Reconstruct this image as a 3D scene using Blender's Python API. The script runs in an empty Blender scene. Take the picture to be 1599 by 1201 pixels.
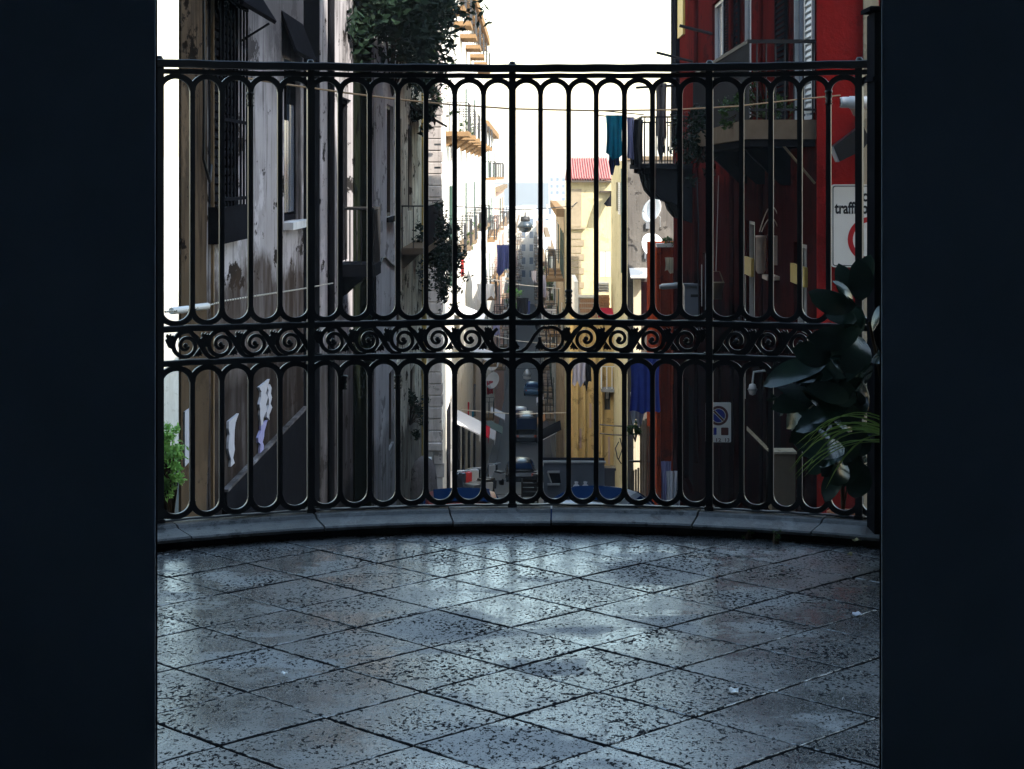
import bpy, bmesh, math, random
from mathutils import Vector, Matrix
random.seed(7)
sc = bpy.context.scene
col = sc.collection
PI = math.pi
# ------------------------------------------------------------------ camera, light, exposure
FPX, CX, HZ, EYE = 2900.0, 799.5, 272.0, 1.62      # focal length, principal column and horizon row (photo pixels), eye height
cam = bpy.data.cameras.new('camera'); cam.sensor_width = 36.0; cam.lens = 36.0*FPX/1599.0
cam.shift_y = -(600.5-HZ)/1599.0; cam.clip_start = 0.05; cam.clip_end = 9000
co = bpy.data.objects.new('camera', cam); col.objects.link(co)
co.location = (0, 0, EYE); co.rotation_euler = (PI/2, 0, 0); sc.camera = co
SUN_EL, SUN_AZ = math.radians(40), math.radians(132)   # azimuth from +Y, clockwise: sun behind the camera, to the right
w = bpy.data.worlds.new('World'); sc.world = w; w.use_nodes = True
nt = w.node_tree; bg = nt.nodes['Background']
sky = nt.nodes.new('ShaderNodeTexSky'); sky.sky_type = 'NISHITA'; sky.sun_disc = False
sky.sun_elevation = SUN_EL; sky.sun_rotation = SUN_AZ; sky.air_density = 1.6; sky.dust_density = 1.2; sky.ozone_density = 1.0
hs = nt.nodes.new('ShaderNodeHueSaturation'); hs.inputs['Saturation'].default_value = 1.0; hs.inputs['Hue'].default_value = .492   # a hazy, milky day
nt.links.new(sky.outputs[0], hs.inputs['Color']); nt.links.new(hs.outputs[0], bg.inputs[0]); bg.inputs[1].default_value = 0.135
sl = bpy.data.lights.new('sun', 'SUN'); sl.energy = 2.8; sl.angle = math.radians(0.5); sl.color = (1, .94, .84)
so = bpy.data.objects.new('sun', sl); col.objects.link(so)
sdirv = Vector((math.sin(SUN_AZ)*math.cos(SUN_EL), math.cos(SUN_AZ)*math.cos(SUN_EL), math.sin(SUN_EL)))
so.rotation_euler = sdirv.to_track_quat('Z', 'Y').to_euler(); so.location = sdirv*60
vs = sc.view_settings; vs.view_transform = 'Standard'; vs.look = 'None'; vs.gamma = 1.0; vs.use_curve_mapping = False
vs.exposure = 2.05
sc.render.engine = 'CYCLES'
sc.cycles.use_denoising = True
sc.cycles.max_bounces = 6; sc.cycles.diffuse_bounces = 3; sc.cycles.glossy_bounces = 3; sc.cycles.volume_bounces = 0
sc.cycles.sample_clamp_indirect = 6

# ------------------------------------------------------------------ helpers
class MB:
    def __init__(s): s.v = []; s.f = []; s.sm = []
    def add(s, vs_, fs, smooth=False):
        o = len(s.v); s.v += [tuple(p) for p in vs_]
        s.f += [tuple(i+o for i in f) for f in fs]; s.sm += [smooth]*len(fs); return s
    def hexa(s, p):           # 8 points: bottom loop 0-3, top loop 4-7
        return s.add(p, [(3,2,1,0),(4,5,6,7),(0,1,5,4),(1,2,6,5),(2,3,7,6),(3,0,4,7)])
    def box(s, x0, x1, y0, y1, z0, z1):
        return s.hexa([(x0,y0,z0),(x1,y0,z0),(x1,y1,z0),(x0,y1,z0),(x0,y0,z1),(x1,y0,z1),(x1,y1,z1),(x0,y1,z1)])
    def bevbox(s, x0, x1, y0, y1, z0, z1, b):   # box with chamfered top edge
        s.add([(x0,y0,z0),(x1,y0,z0),(x1,y1,z0),(x0,y1,z0),(x0,y0,z1-b),(x1,y0,z1-b),(x1,y1,z1-b),(x0,y1,z1-b),
               (x0+b,y0+b,z1),(x1-b,y0+b,z1),(x1-b,y1-b,z1),(x0+b,y1-b,z1)],
              [(0,1,5,4),(1,2,6,5),(2,3,7,6),(3,0,4,7),(4,5,9,8),(5,6,10,9),(6,7,11,10),(7,4,8,11),(8,9,10,11),(3,2,1,0)]); return s
    def tube(s, pts, r, n=8, caps=True, smooth=True):
        pts = [Vector(p) for p in pts]; m = len(pts); rr = r if isinstance(r, (list, tuple)) else [r]*m
        vs_, fs = [], []; up = None
        for i, p in enumerate(pts):
            t = (pts[min(i+1, m-1)]-pts[max(i-1, 0)]).normalized()
            if up is None:
                up = Vector((0,0,1)) if abs(t.z) < .9 else Vector((1,0,0))
            a = t.cross(up)
            if a.length < 1e-5: a = t.cross(Vector((1,0,0)) if abs(t.x) < .9 else Vector((0,1,0)))
            a.normalize(); b = a.cross(t).normalized(); up = b
            for k in range(n):
                q = 2*PI*k/n; vs_.append(p+(a*math.cos(q)+b*math.sin(q))*rr[i])
        for i in range(m-1):
            for k in range(n):
                fs.append((i*n+k, i*n+(k+1)%n, (i+1)*n+(k+1)%n, (i+1)*n+k))
        s.add(vs_, fs, smooth)
        if caps: s.add([vs_[k] for k in range(n)], [tuple(range(n))]); s.add([vs_[(m-1)*n+k] for k in range(n)], [tuple(range(n-1,-1,-1))])
        return s
    def lathe(s, c, prof, n=16, axis='z', smooth=True):
        vs_, fs = [], []
        for r, h in prof:
            for k in range(n):
                q = 2*PI*k/n; x, y = r*math.cos(q), r*math.sin(q)
                d = (x, y, h) if axis == 'z' else ((x, h, y) if axis == 'y' else (h, x, y))
                vs_.append((c[0]+d[0], c[1]+d[1], c[2]+d[2]))
        for i in range(len(prof)-1):
            for k in range(n): fs.append((i*n+k, i*n+(k+1)%n, (i+1)*n+(k+1)%n, (i+1)*n+k))
        return s.add(vs_, fs, smooth)
    def prism(s, poly, fn, d0, d1):     # 2-D outline extruded: fn(a,b,depth)->point
        n = len(poly); s.add([fn(a,b,d0) for a,b in poly]+[fn(a,b,d1) for a,b in poly],
              [tuple(range(n)), tuple(range(2*n-1, n-1, -1))]+[(i, (i+1)%n, n+(i+1)%n, n+i) for i in range(n)]); return s
    def ribbon(s, pts, wid, y0, y1):    # flat bar following pts (x,z), local width wid, between y0 and y1
        m = len(pts); L, R = [], []
        for i in range(m):
            a = Vector(pts[max(i-1,0)]); b = Vector(pts[min(i+1,m-1)]); t = (b-a).normalized(); nn = Vector((-t.y, t.x))
            ww = wid[i]/2 if isinstance(wid, list) else wid/2; p = Vector(pts[i]); L.append(p+nn*ww); R.append(p-nn*ww)
        vs_ = [(p.x,y0,p.y) for p in L]+[(p.x,y0,p.y) for p in R]+[(p.x,y1,p.y) for p in L]+[(p.x,y1,p.y) for p in R]; fs = []
        for i in range(m-1):
            fs += [(i,i+1,m+i+1,m+i),(2*m+i,3*m+i,3*m+i+1,2*m+i+1),(i,2*m+i,2*m+i+1,i+1),(m+i,m+i+1,3*m+i+1,3*m+i)]
        fs += [(0,m,3*m,2*m),(m-1,3*m-1,4*m-1,2*m-1)]
        return s.add(vs_, fs)
    def build(s, name, mat, parent=None, label=None, kind=None, fixn=True, local=False):
        me = bpy.data.meshes.new(name); off = Vector((0,0,0))
        if parent is not None and not local: off = ROOT.get(parent.name, Vector((0,0,0)))
        me.from_pydata([tuple(Vector(p)-off) for p in s.v], [], s.f)
        me.polygons.foreach_set('use_smooth', s.sm); me.update()
        if fixn:
            bm = bmesh.new(); bm.from_mesh(me); bmesh.ops.recalc_face_normals(bm, faces=bm.faces); bm.to_mesh(me); bm.free()
        if mat: me.materials.append(mat)
        return link(name, me, parent, label, kind, off)
ROOT = {}
def link(name, me, parent=None, label=None, kind=None, off=None):
    o = bpy.data.objects.new(name, me); col.objects.link(o)
    if parent is not None:
        o.parent = parent; ROOT[o.name] = off if off is not None else ROOT.get(parent.name, Vector((0,0,0)))
    if label: o['label'] = label
    if kind: o['kind'] = kind
    return o
def thing(name, label, cat, loc=(0,0,0), group=None):
    o = bpy.data.objects.new(name, None); col.objects.link(o); o.location = loc; o.empty_display_size = .2
    ROOT[o.name] = Vector(loc); o['label'] = label; o['category'] = cat
    if group: o['group'] = group
    return o
def tag(o, label, cat, group=None):
    o['label'] = label; o['category'] = cat
    if group: o['group'] = group
    return o
def structure(o): o['kind'] = 'structure'; return o
def inst(src, parent, loc=(0,0,0), rotz=0, scale=(1,1,1), name=None):   # another object on the same mesh data
    o = src.copy(); col.objects.link(o); o.parent = parent; o.location = loc; o.rotation_euler = (0,0,rotz); o.scale = scale; return o
def P(px, py, d): return Vector(((px-CX)/FPX*d, d, EYE+(HZ-py)/FPX*d))
def ZE(py, d): return EYE+(HZ-py)/FPX*d
SA = 0.0098                                            # the street leaves the terrace turned by this angle
def S(X, d, z=0): return Vector((X*math.cos(SA)+d*math.sin(SA), d*math.cos(SA)-X*math.sin(SA), z))
class Frame:
    def __init__(s, o, u, n): s.o = Vector(o); s.u = Vector(u).normalized(); s.n = Vector(n).normalized()
    def p(s, a, b, z): q = s.o+s.u*a+s.n*b; return Vector((q.x, q.y, z))
    def box(s, mb, a0, a1, b0, b1, z0, z1):
        mb.hexa([s.p(a0,b0,z0),s.p(a1,b0,z0),s.p(a1,b1,z0),s.p(a0,b1,z0),s.p(a0,b0,z1),s.p(a1,b0,z1),s.p(a1,b1,z1),s.p(a0,b1,z1)]); return mb
SU = (math.sin(SA), math.cos(SA), 0); SN = (math.cos(SA), -math.sin(SA), 0)
def FL(X): return Frame(S(X,0), SU, SN)                # left side of the street, faces right
def FR(X): return Frame(S(X,0), SU, (-SN[0], -SN[1], 0))
def FC(d, X=0): return Frame(S(X,d), SN, (-SU[0], -SU[1], 0))   # faces the camera; a = X
def dpx(X, px): return FPX*X/(px-828.0)                # where a facade plane at X crosses a photo column

# ------------------------------------------------------------------ materials
def newmat(name):
    m = bpy.data.materials.new(name); m.use_nodes = True; return m, m.node_tree, m.node_tree.nodes['Principled BSDF']
def nd(t, ty, **kw):
    n = t.nodes.new(ty)
    for k, v in kw.items():
        if k in n.inputs.keys() if hasattr(n.inputs,'keys') else False: n.inputs[k].default_value = v
        else: setattr(n, k, v)
    return n
def noise(t, vec, scale, detail=5, rough=.6, w_=None):
    n = t.nodes.new('ShaderNodeTexNoise'); n.inputs['Scale'].default_value = scale; n.inputs['Detail'].default_value = detail
    n.inputs['Roughness'].default_value = rough
    if vec is not None: t.links.new(vec, n.inputs['Vector'])
    return n.outputs['Fac']
def mapping(t, vec, scale=(1,1,1), loc=(0,0,0)):
    n = t.nodes.new('ShaderNodeMapping'); n.inputs['Scale'].default_value = scale; n.inputs['Location'].default_value = loc
    t.links.new(vec, n.inputs['Vector']); return n.outputs[0]
def ramp(t, fac, a, b, ca=(0,0,0,1), cb=(1,1,1,1)):
    n = t.nodes.new('ShaderNodeValToRGB'); n.color_ramp.elements[0].position = a; n.color_ramp.elements[1].position = b
    n.color_ramp.elements[0].color = ca; n.color_ramp.elements[1].color = cb; t.links.new(fac, n.inputs[0]); return n.outputs[0]
def mix(t, fac, a, b):
    n = t.nodes.new('ShaderNodeMix'); n.data_type = 'RGBA'
    for sock, v in ((n.inputs[0], fac), (n.inputs[6], a), (n.inputs[7], b)):
        if hasattr(v, 'links'): t.links.new(v, sock)
        elif isinstance(v, (int, float)): sock.default_value = v
        else: sock.default_value = (*v, 1) if len(v) == 3 else v
    return n.outputs[2]
def mth(t, op, a, b=0.0):
    n = t.nodes.new('ShaderNodeMath'); n.operation = op
    for sock, v in ((n.inputs[0], a), (n.inputs[1], b)):
        if hasattr(v, 'links'): t.links.new(v, sock)
        else: sock.default_value = v
    return n.outputs[0]
def bump(t, b, h, strength=.4, dist=.01):
    n = t.nodes.new('ShaderNodeBump'); n.inputs['Strength'].default_value = strength; n.inputs['Distance'].default_value = dist
    t.links.new(h, n.inputs['Height']); t.links.new(n.outputs[0], b.inputs['Normal'])
def pos(t): return t.nodes.new('ShaderNodeNewGeometry').outputs['Position']
def plain(name, c, rough=.6, metal=0, var=.25, scale=6, spec=.5):
    m, t, b = newmat(name); p = pos(t)
    f = noise(t, p, scale); k = mix(t, f, tuple(x*(1-var) for x in c), tuple(min(1, x*(1+var)) for x in c))
    t.links.new(k, b.inputs['Base Color']); b.inputs['Roughness'].default_value = rough; b.inputs['Metallic'].default_value = metal
    b.inputs['Specular IOR Level'].default_value = spec if rough < .78 else 0
    return m
def plaster(name, c, c2, dirt, dirtamt=.5, streak=1.0, damp=None, scale=1.0, rough=.9, soot=None):
    """weathered render: broad tone shifts, vertical rain streaks, flaked patches, optional lower bands (level, colour) for damp and for painted shade"""
    m, t, b = newmat(name); p = pos(t)
    base = mix(t, ramp(t, noise(t, p, .7*scale, 6), .35, .68), c, c2)
    st = noise(t, mapping(t, p, (3.5*scale, 1.1*scale, .28*scale)), 1.3, 7, .7)
    k = mix(t, mth(t, 'MULTIPLY', ramp(t, st, .5, .72), dirtamt*streak), base, dirt)
    bl = noise(t, mapping(t, p, (1.2*scale, .45*scale, .5*scale), (4.2, 1.1, 7.7)), 1.1, 8, .66)
    k = mix(t, mth(t, 'MULTIPLY', ramp(t, bl, .50, .66), dirtamt*.65), k, tuple((x+y)*.42 for x, y in zip(dirt, c2)))
    pe = noise(t, mapping(t, p, (2.1*scale, .6*scale, .8*scale), (9.2, 3.1, 1.7)), 1.2, 9, .7)
    k = mix(t, mth(t, 'MULTIPLY', ramp(t, pe, .56, .60), dirtamt*.7), k, tuple(min(.85, x*1.3) for x in c))
    s2 = noise(t, mapping(t, p, (9*scale, 2.6*scale, .35*scale), (1.2, 8.1, 3.7)), 1.0, 8, .75)
    k = mix(t, mth(t, 'MULTIPLY', ramp(t, s2, .53, .64), dirtamt*.75*streak), k, tuple(x*.6 for x in dirt))
    fl = noise(t, mapping(t, p, (1,.4,1)), 2.3*scale, 9, .68)
    k = mix(t, mth(t, 'MULTIPLY', ramp(t, fl, .575, .60), dirtamt), k, tuple(x*.55 for x in dirt))
    if damp:
        for lev, dc, feather, amt in damp:
            z = t.nodes.new('ShaderNodeSeparateXYZ'); t.links.new(p, z.inputs[0])
            lv = mth(t, 'ADD', z.outputs[2], mth(t, 'MULTIPLY', mth(t, 'SUBTRACT', noise(t, mapping(t, p, (1.5,.5,.5)), 2.0, 8, .65), .5), feather))
            f = mth(t, 'MULTIPLY', ramp(t, mth(t, 'ADD', mth(t, 'MULTIPLY', mth(t, 'SUBTRACT', lev, lv), 4), .5), 0, 1), amt)
            k = mix(t, mth(t, 'MULTIPLY', f, ramp(t, noise(t, mapping(t, p, (5,1.6,.5)), 1.5, 6), .25, .6, (.55,.55,.55,1))), k, dc)
    if soot:            # darker tone above a given level, with a ragged lower edge
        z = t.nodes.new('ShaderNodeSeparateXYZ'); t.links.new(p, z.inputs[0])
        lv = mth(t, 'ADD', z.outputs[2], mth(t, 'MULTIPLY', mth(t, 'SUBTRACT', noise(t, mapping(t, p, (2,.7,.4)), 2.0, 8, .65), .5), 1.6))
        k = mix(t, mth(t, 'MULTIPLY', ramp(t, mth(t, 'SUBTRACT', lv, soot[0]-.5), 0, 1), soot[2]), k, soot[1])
    t.links.new(k, b.inputs['Base Color']); b.inputs['Roughness'].default_value = rough; b.inputs['Specular IOR Level'].default_value = .0 if rough > .8 else .35
    bump(t, b, noise(t, p, 14*scale, 8, .7), .5, .02)
    return m
def leafmat(name, c, c2, rough=.45, trans=.25):
    m, t, b = newmat(name); p = pos(t)
    k = mix(t, ramp(t, noise(t, p, 5, 3), .35, .65), c, c2)
    t.links.new(k, b.inputs['Base Color']); b.inputs['Roughness'].default_value = rough; b.inputs['Specular IOR Level'].default_value = .5 if rough < .3 else .12
    if trans:
        tr = t.nodes.new('ShaderNodeBsdfTranslucent'); t.links.new(k, tr.inputs[0])
        ms = t.nodes.new('ShaderNodeMixShader'); ms.inputs[0].default_value = trans
        t.links.new(b.outputs[0], ms.inputs[1]); t.links.new(tr.outputs[0], ms.inputs[2])
        t.links.new(ms.outputs[0], t.nodes['Material Output'].inputs[0])
    return m
def glassmat(name, c, rough=.08):
    m, t, b = newmat(name); b.inputs['Base Color'].default_value = (*c, 1); b.inputs['Roughness'].default_value = rough
    b.inputs['Specular IOR Level'].default_value = .6; return m

M = {}
M['iron'] = plain('black_iron_paint', (.012,.013,.016), .42, 0, .5, 40, .45)
M['front'] = plain('sooty_palace_stone', (.035,.036,.04), .95, 0, .3, 2, 0.0)  # one even dark tone for the whole palace front
M['room'] = plain('blue_grey_limewash', (.36,.42,.51), .95, 0, .3, 2, 0.0)
def floor_stone():
    m, t, b = newmat('travertine_tile'); p = pos(t)
    oi = t.nodes.new('ShaderNodeObjectInfo'); rnd = oi.outputs['Random']
    off = t.nodes.new('ShaderNodeCombineXYZ'); t.links.new(mth(t,'MULTIPLY',rnd,37.0), off.inputs[0]); t.links.new(mth(t,'MULTIPLY',rnd,91.0), off.inputs[2])
    va = t.nodes.new('ShaderNodeVectorMath'); va.operation = 'ADD'; t.links.new(p, va.inputs[0]); t.links.new(off.outputs[0], va.inputs[1]); q = va.outputs[0]
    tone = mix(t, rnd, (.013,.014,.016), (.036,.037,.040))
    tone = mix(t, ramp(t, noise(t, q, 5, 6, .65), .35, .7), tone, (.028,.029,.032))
    pm = mapping(t, q, (1, .62, 1))
    big = noise(t, pm, 32, 4, .62); med = noise(t, pm, 78, 4, .62); dens = noise(t, q, 3.2, 2)
    pit1 = ramp(t, mth(t, 'ADD', med, mth(t,'MULTIPLY', mth(t,'SUBTRACT',dens,.5), .35)), .565, .605)
    pit2 = ramp(t, big, .655, .685)
    fine = ramp(t, noise(t, pm, 170, 3, .6), .575, .64)
    pit = mth(t, 'MAXIMUM', mth(t, 'MAXIMUM', pit1, pit2), mth(t, 'MULTIPLY', fine, .55))
    ob = t.nodes.new('ShaderNodeTexCoord').outputs['Object']; sx = t.nodes.new('ShaderNodeSeparateXYZ'); t.links.new(ob, sx.inputs[0])
    e = mth(t, 'MAXIMUM', mth(t,'ABSOLUTE', mth(t,'ADD',sx.outputs[0],sx.outputs[1])), mth(t,'ABSOLUTE', mth(t,'SUBTRACT',sx.outputs[0],sx.outputs[1])))
    e = mth(t, 'ADD', e, mth(t, 'MULTIPLY', mth(t, 'SUBTRACT', noise(t, q, 26, 5, .65), .5), .022))
    edge = ramp(t, mth(t, 'MULTIPLY', mth(t, 'SUBTRACT', e, .2605), 110), .25, .75)
    pit = mth(t, 'MAXIMUM', pit, edge)
    # worn, sooty blotches that belong to the floor as a whole
    wet = ramp(t, noise(t, mapping(t, p, (1.1, 1.6, 1), (3.1, 1.7, 0)), 1.5, 7, .62), .57, .66)
    px_ = t.nodes.new('ShaderNodeSeparateXYZ'); t.links.new(p, px_.inputs[0])
    for sx_, sy_, rx, ry in ((-.25,6.66,.24,.30), (.62,7.62,.30,.34), (.10,6.10,.16,.13), (-.04,5.28,.34,.22), (.95,7.1,.2,.2), (-.9,6.2,.15,.18)):   # old soaked-in stains
        u_ = mth(t,'DIVIDE',mth(t,'SUBTRACT',px_.outputs[0],sx_),rx); v_ = mth(t,'DIVIDE',mth(t,'SUBTRACT',px_.outputs[1],sy_),ry)
        dd = mth(t,'SQRT',mth(t,'ADD',mth(t,'MULTIPLY',u_,u_),mth(t,'MULTIPLY',v_,v_)))
        dd = mth(t,'ADD',dd,mth(t,'MULTIPLY',mth(t,'SUBTRACT',noise(t,p,7,6,.7),.5),1.8))
        wet = mth(t,'MAXIMUM',wet,ramp(t,dd,.55,1.05,(1,1,1,1),(0,0,0,1)))
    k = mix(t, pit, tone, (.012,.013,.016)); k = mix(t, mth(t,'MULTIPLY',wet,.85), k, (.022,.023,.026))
    t.links.new(k, b.inputs['Base Color'])
    r = mth(t, 'ADD', .08, mth(t, 'MULTIPLY', ramp(t, noise(t, p, 1.9, 7, .68), .42, .68), .22)); r = mth(t, 'ADD', r, mth(t, 'MULTIPLY', noise(t, q, 12, 5, .7), .20)); r = mth(t, 'ADD', r, mth(t, 'MULTIPLY', pit, .45)); r = mth(t, 'ADD', r, mth(t, 'MULTIPLY', wet, .34))
    t.links.new(r, b.inputs['Roughness'])
    sp = mth(t, 'SUBTRACT', .8, mth(t, 'MULTIPLY', pit, .75)); t.links.new(sp, b.inputs['Specular IOR Level']); b.inputs['IOR'].default_value = 2.1
    h = mth(t, 'SUBTRACT', mth(t, 'MULTIPLY', noise(t, q, 22, 5), .35), pit); bump(t, b, h, .5, .003)
    df = t.nodes.new('ShaderNodeBsdfDiffuse'); df.inputs[0].default_value = (.010,.011,.013,1); ms = t.nodes.new('ShaderNodeMixShader')
    t.links.new(mth(t, 'MULTIPLY', pit, .93), ms.inputs[0]); t.links.new(b.outputs[0], ms.inputs[1]); t.links.new(df.outputs[0], ms.inputs[2]); t.links.new(ms.outputs[0], t.nodes['Material Output'].inputs[0])
    return m
M['tile'] = floor_stone()
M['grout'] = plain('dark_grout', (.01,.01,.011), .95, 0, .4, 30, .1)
M['kerb'] = plaster('kerb_stone_grey', (.11,.11,.112), (.05,.05,.052), (.022,.022,.024), 1.0, .6, None, 3.0, .55)
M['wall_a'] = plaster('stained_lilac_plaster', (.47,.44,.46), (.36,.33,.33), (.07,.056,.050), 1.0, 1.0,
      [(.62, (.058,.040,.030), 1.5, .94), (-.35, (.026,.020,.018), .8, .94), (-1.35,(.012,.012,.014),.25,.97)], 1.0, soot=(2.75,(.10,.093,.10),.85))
M['wall_a2'] = plaster('brown_stained_plaster', (.14,.095,.062), (.07,.05,.036), (.025,.019,.016), 1.0, 1.0,
      [(.9, (.10,.07,.045), 2.2, .8), (-1.3, (.07,.055,.04), 1.0, .8)], 1.0)
M['wall_b'] = plaster('grey_lilac_plaster', (.46,.44,.47), (.34,.33,.34), (.06,.054,.054), 1.0, 1.0, [(-.9,(.06,.054,.052),2.2,.9),(-3.2,(.03,.03,.03),.6,.95)])
M['wall_c'] = plaster('white_flaking_plaster', (.78,.79,.80), (.62,.63,.64), (.20,.19,.18), .6, .7, [(-3.4,(.12,.115,.11),1.4,.7)])
M['wall_d'] = plaster('cream_flaking_plaster', (.72,.68,.55), (.56,.52,.41), (.09,.08,.06), .95, .9, [(-4.2,(.12,.11,.09),1.8,.9)])
M['moss'] = plaster('mossy_drain_strip', (.007,.010,.007), (.011,.014,.009), (.004,.005,.004), .9)
M['rustic'] = plaster('rusticated_stone', (.36,.32,.30), (.29,.26,.25), (.14,.125,.12), .7, .7, None, 1.5)
M['white_house'] = plaster('sunlit_white_render', (.82,.80,.75), (.76,.74,.68), (.5,.44,.34), .35, .6, [(-6.5,(.42,.37,.30),2.5,.6)])
M['cream_house'] = plaster('far_cream_render', (.74,.68,.55), (.66,.60,.48), (.4,.33,.24), .4)
M['pink_house'] = plaster('far_rose_render', (.60,.42,.34), (.52,.36,.30), (.3,.2,.16), .4)
M['grey_house'] = plaster('far_grey_render', (.50,.51,.50), (.42,.43,.42), (.25,.24,.22), .4)
M['tan_house'] = plaster('far_tan_render', (.46,.36,.24), (.38,.29,.19), (.16,.12,.08), .6)
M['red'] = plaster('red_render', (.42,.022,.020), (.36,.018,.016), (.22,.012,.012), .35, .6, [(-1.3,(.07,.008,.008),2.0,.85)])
M['red_shade'] = plaster('oxblood_render', (.13,.014,.012), (.09,.011,.010), (.035,.008,.008), .6, .9, [(1.6,(.020,.005,.005),2.0,.8),(-.8,(.006,.003,.004),2.0,.95)])  # shaded copy of the red render; lower bands paint the shade below the balcony
M['orange_red'] = plaster('orange_red_render', (.27,.042,.016), (.20,.03,.012), (.08,.014,.008), .6)
M['cream_pil'] = plaster('cream_pilaster', (.58,.50,.36), (.5,.43,.31), (.25,.2,.13), .4)
M['yellow'] = plaster('pale_yellow_render', (.52,.46,.29), (.48,.42,.26), (.3,.25,.15), .3, .5)
M['ochre'] = plaster('ochre_render', (.74,.52,.22), (.66,.44,.17), (.36,.18,.05), .5, .9, [(-11.6,(.42,.22,.08),1.6,.5)])
M['grey_wall'] = plaster('grey_beige_render', (.15,.138,.125), (.115,.105,.097), (.045,.038,.034), .75, .7, [(-1.6,(.06,.05,.045),1.6,.85)])  # darkened tone stands in for shade on the end wall
M['quoin'] = plain('tan_quoin', (.30,.25,.18), .9)
M['pane'] = glassmat('dark_window_glass', (.015,.02,.028)); M['pane_blue'] = glassmat('blue_grey_glass', (.10,.13,.18), .2)
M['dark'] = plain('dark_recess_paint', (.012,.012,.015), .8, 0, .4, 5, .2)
M['frame_w'] = plain('white_frame_paint', (.66,.65,.62), .5); M['frame_d'] = plain('brown_frame_paint', (.06,.045,.035), .6)
M['shut_g'] = plain('green_shutter', (.025,.07,.055), .6); M['shut_d'] = plain('dark_shutter', (.013,.013,.016), .8); M['shut_w'] = plain('pale_shutter', (.62,.60,.55), .6)
M['shut_y'] = plain('yellow_shutter', (.62,.44,.10), .6)
M['slab'] = plain('balcony_stone', (.19,.145,.10), .85); M['slab_d'] = plain('dark_balcony_slab', (.025,.027,.032), .8)
M['brownslab'] = plain('brown_balcony_boards', (.22,.14,.075), .85)
M['leaf'] = leafmat('foliage_green', (.035,.075,.022), (.075,.13,.035)); M['leaf_d'] = leafmat('foliage_dark', (.008,.018,.011), (.016,.036,.020), .6, .1)
M['leaf_b'] = leafmat('foliage_bright', (.20,.42,.10), (.34,.55,.16), .5, .4)
M['rubber'] = leafmat('glossy_rubber_leaf', (.010,.022,.018), (.018,.04,.026), .18, .05)
M['spider'] = leafmat('long_leaf_green', (.12,.20,.045), (.24,.33,.09), .4, .3)
M['stem'] = plain('bark', (.05,.035,.025), .9)
M['pot'] = plain('terracotta_pot', (.20,.08,.045), .85); M['pot_d'] = plain('dark_pot', (.03,.028,.028), .8)
M['flower'] = plain('red_petal', (.45,.02,.02), .6); M['wh'] = plain('white_enamel', (.80,.80,.79), .4, 0, .05)
M['white_cloth'] = plain('white_cloth', (.72,.71,.72), .9, 0, .1); M['turq'] = plain('turquoise_cloth', (.012,.23,.34), .9, 0, .35, 9)
M['navy'] = plain('navy_cloth', (.045,.055,.16), .9); M['lilac'] = plain('lilac_cloth', (.34,.33,.52), .9); M['black_cloth'] = plain('black_cloth', (.016,.016,.02), .9)
M['grey_cloth'] = plain('grey_brown_cloth', (.15,.135,.13), .95); M['blue_cloth'] = plain('royal_blue_cloth', (.06,.10,.46), .85, 0, .3, 5); M['mauve_cloth'] = plain('mauve_grey_cloth', (.40,.38,.46), .9)
M['fringe'] = plain('cream_fringe', (.72,.66,.50), .95)
M['steel'] = plain('galvanised_steel', (.42,.44,.46), .4, .5, .15); M['greybox'] = plain('grey_enamel_box', (.17,.18,.20), .5, 0, .1)
M['copper'] = plain('rusty_tin', (.70,.56,.44), .55, .25, .35, 8); M['cable'] = plain('tan_cable', (.26,.17,.09), .7); M['rope'] = plain('white_rope', (.66,.62,.54), .9); M['wire'] = plain('dark_wire', (.02,.02,.022), .6)
M['asphalt'] = plain('basalt_street', (.032,.033,.036), .75, 0, .3, 1.5); M['pave'] = plain('pavement_stone', (.14,.135,.13), .85)
M['earth'] = plain('dry_ground', (.075,.075,.07), .95, 0, .3, .05)
M['paint_red'] = plain('red_car_paint', (.40,.025,.022), .28, 0, .05); M['paint_white'] = plain('white_car_paint', (.72,.72,.71), .28, 0, .05)
M['paint_dark'] = plain('dark_car_paint', (.02,.022,.028), .25, 0, .05); M['paint_blue'] = plain('blue_car_paint', (.05,.16,.30), .28, 0, .05)
M['wind'] = glassmat('windscreen', (.006,.028,.09), .5); M['wind'].node_tree.nodes['Principled BSDF'].inputs['Specular IOR Level'].default_value = 0; M['tyre'] = plain('tyre', (.015,.015,.015), .9); M['lamp_glass'] = glassmat('lamp_lens', (.55,.55,.5), .1)
M['lamp_red'] = glassmat('red_lens', (.5,.06,.015), .2)
M['roof_red'] = plain('red_corrugated_sheet', (.42,.17,.15), .7, 0, .25, 3); M['tin'] = plain('pale_tin_sheet', (.62,.60,.56), .6, .2, .3)
M['awn_red'] = plain('red_canvas', (.48,.03,.05), .9); M['brick'] = plain('orange_brick', (.48,.25,.12), .9); M['brick_w'] = plain('white_parapet', (.78,.74,.66), .9)
M['sign_w'] = plain('sign_white', (.88,.87,.81), .45, 0, .04); M['sign_k'] = plain('sign_black', (.012,.012,.013), .5); M['sign_r'] = plain('sign_red', (.50,.015,.02), .45, 0, .05)
M['sign_b'] = plain('sign_blue', (.012,.028,.30), .45, 0, .05); M['sign_br'] = plain('sign_maroon', (.10,.02,.018), .5)
M['paper'] = plain('torn_paper', (.50,.50,.55), .9, 0, .2, 12); M['paper_v'] = plain('violet_paper', (.34,.33,.55), .9, 0, .25, 9)
M['timber'] = plain('weathered_boards', (.22,.17,.11), .9, 0, .45, 3); M['wood_crate'] = plain('dark_crate_wood', (.045,.04,.036), .9)
M['dome'] = glassmat('lamp_globe', (.03,.045,.06), .35); M['dleaf'] = plain('dry_leaf', (.30,.26,.14), .8)
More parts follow.
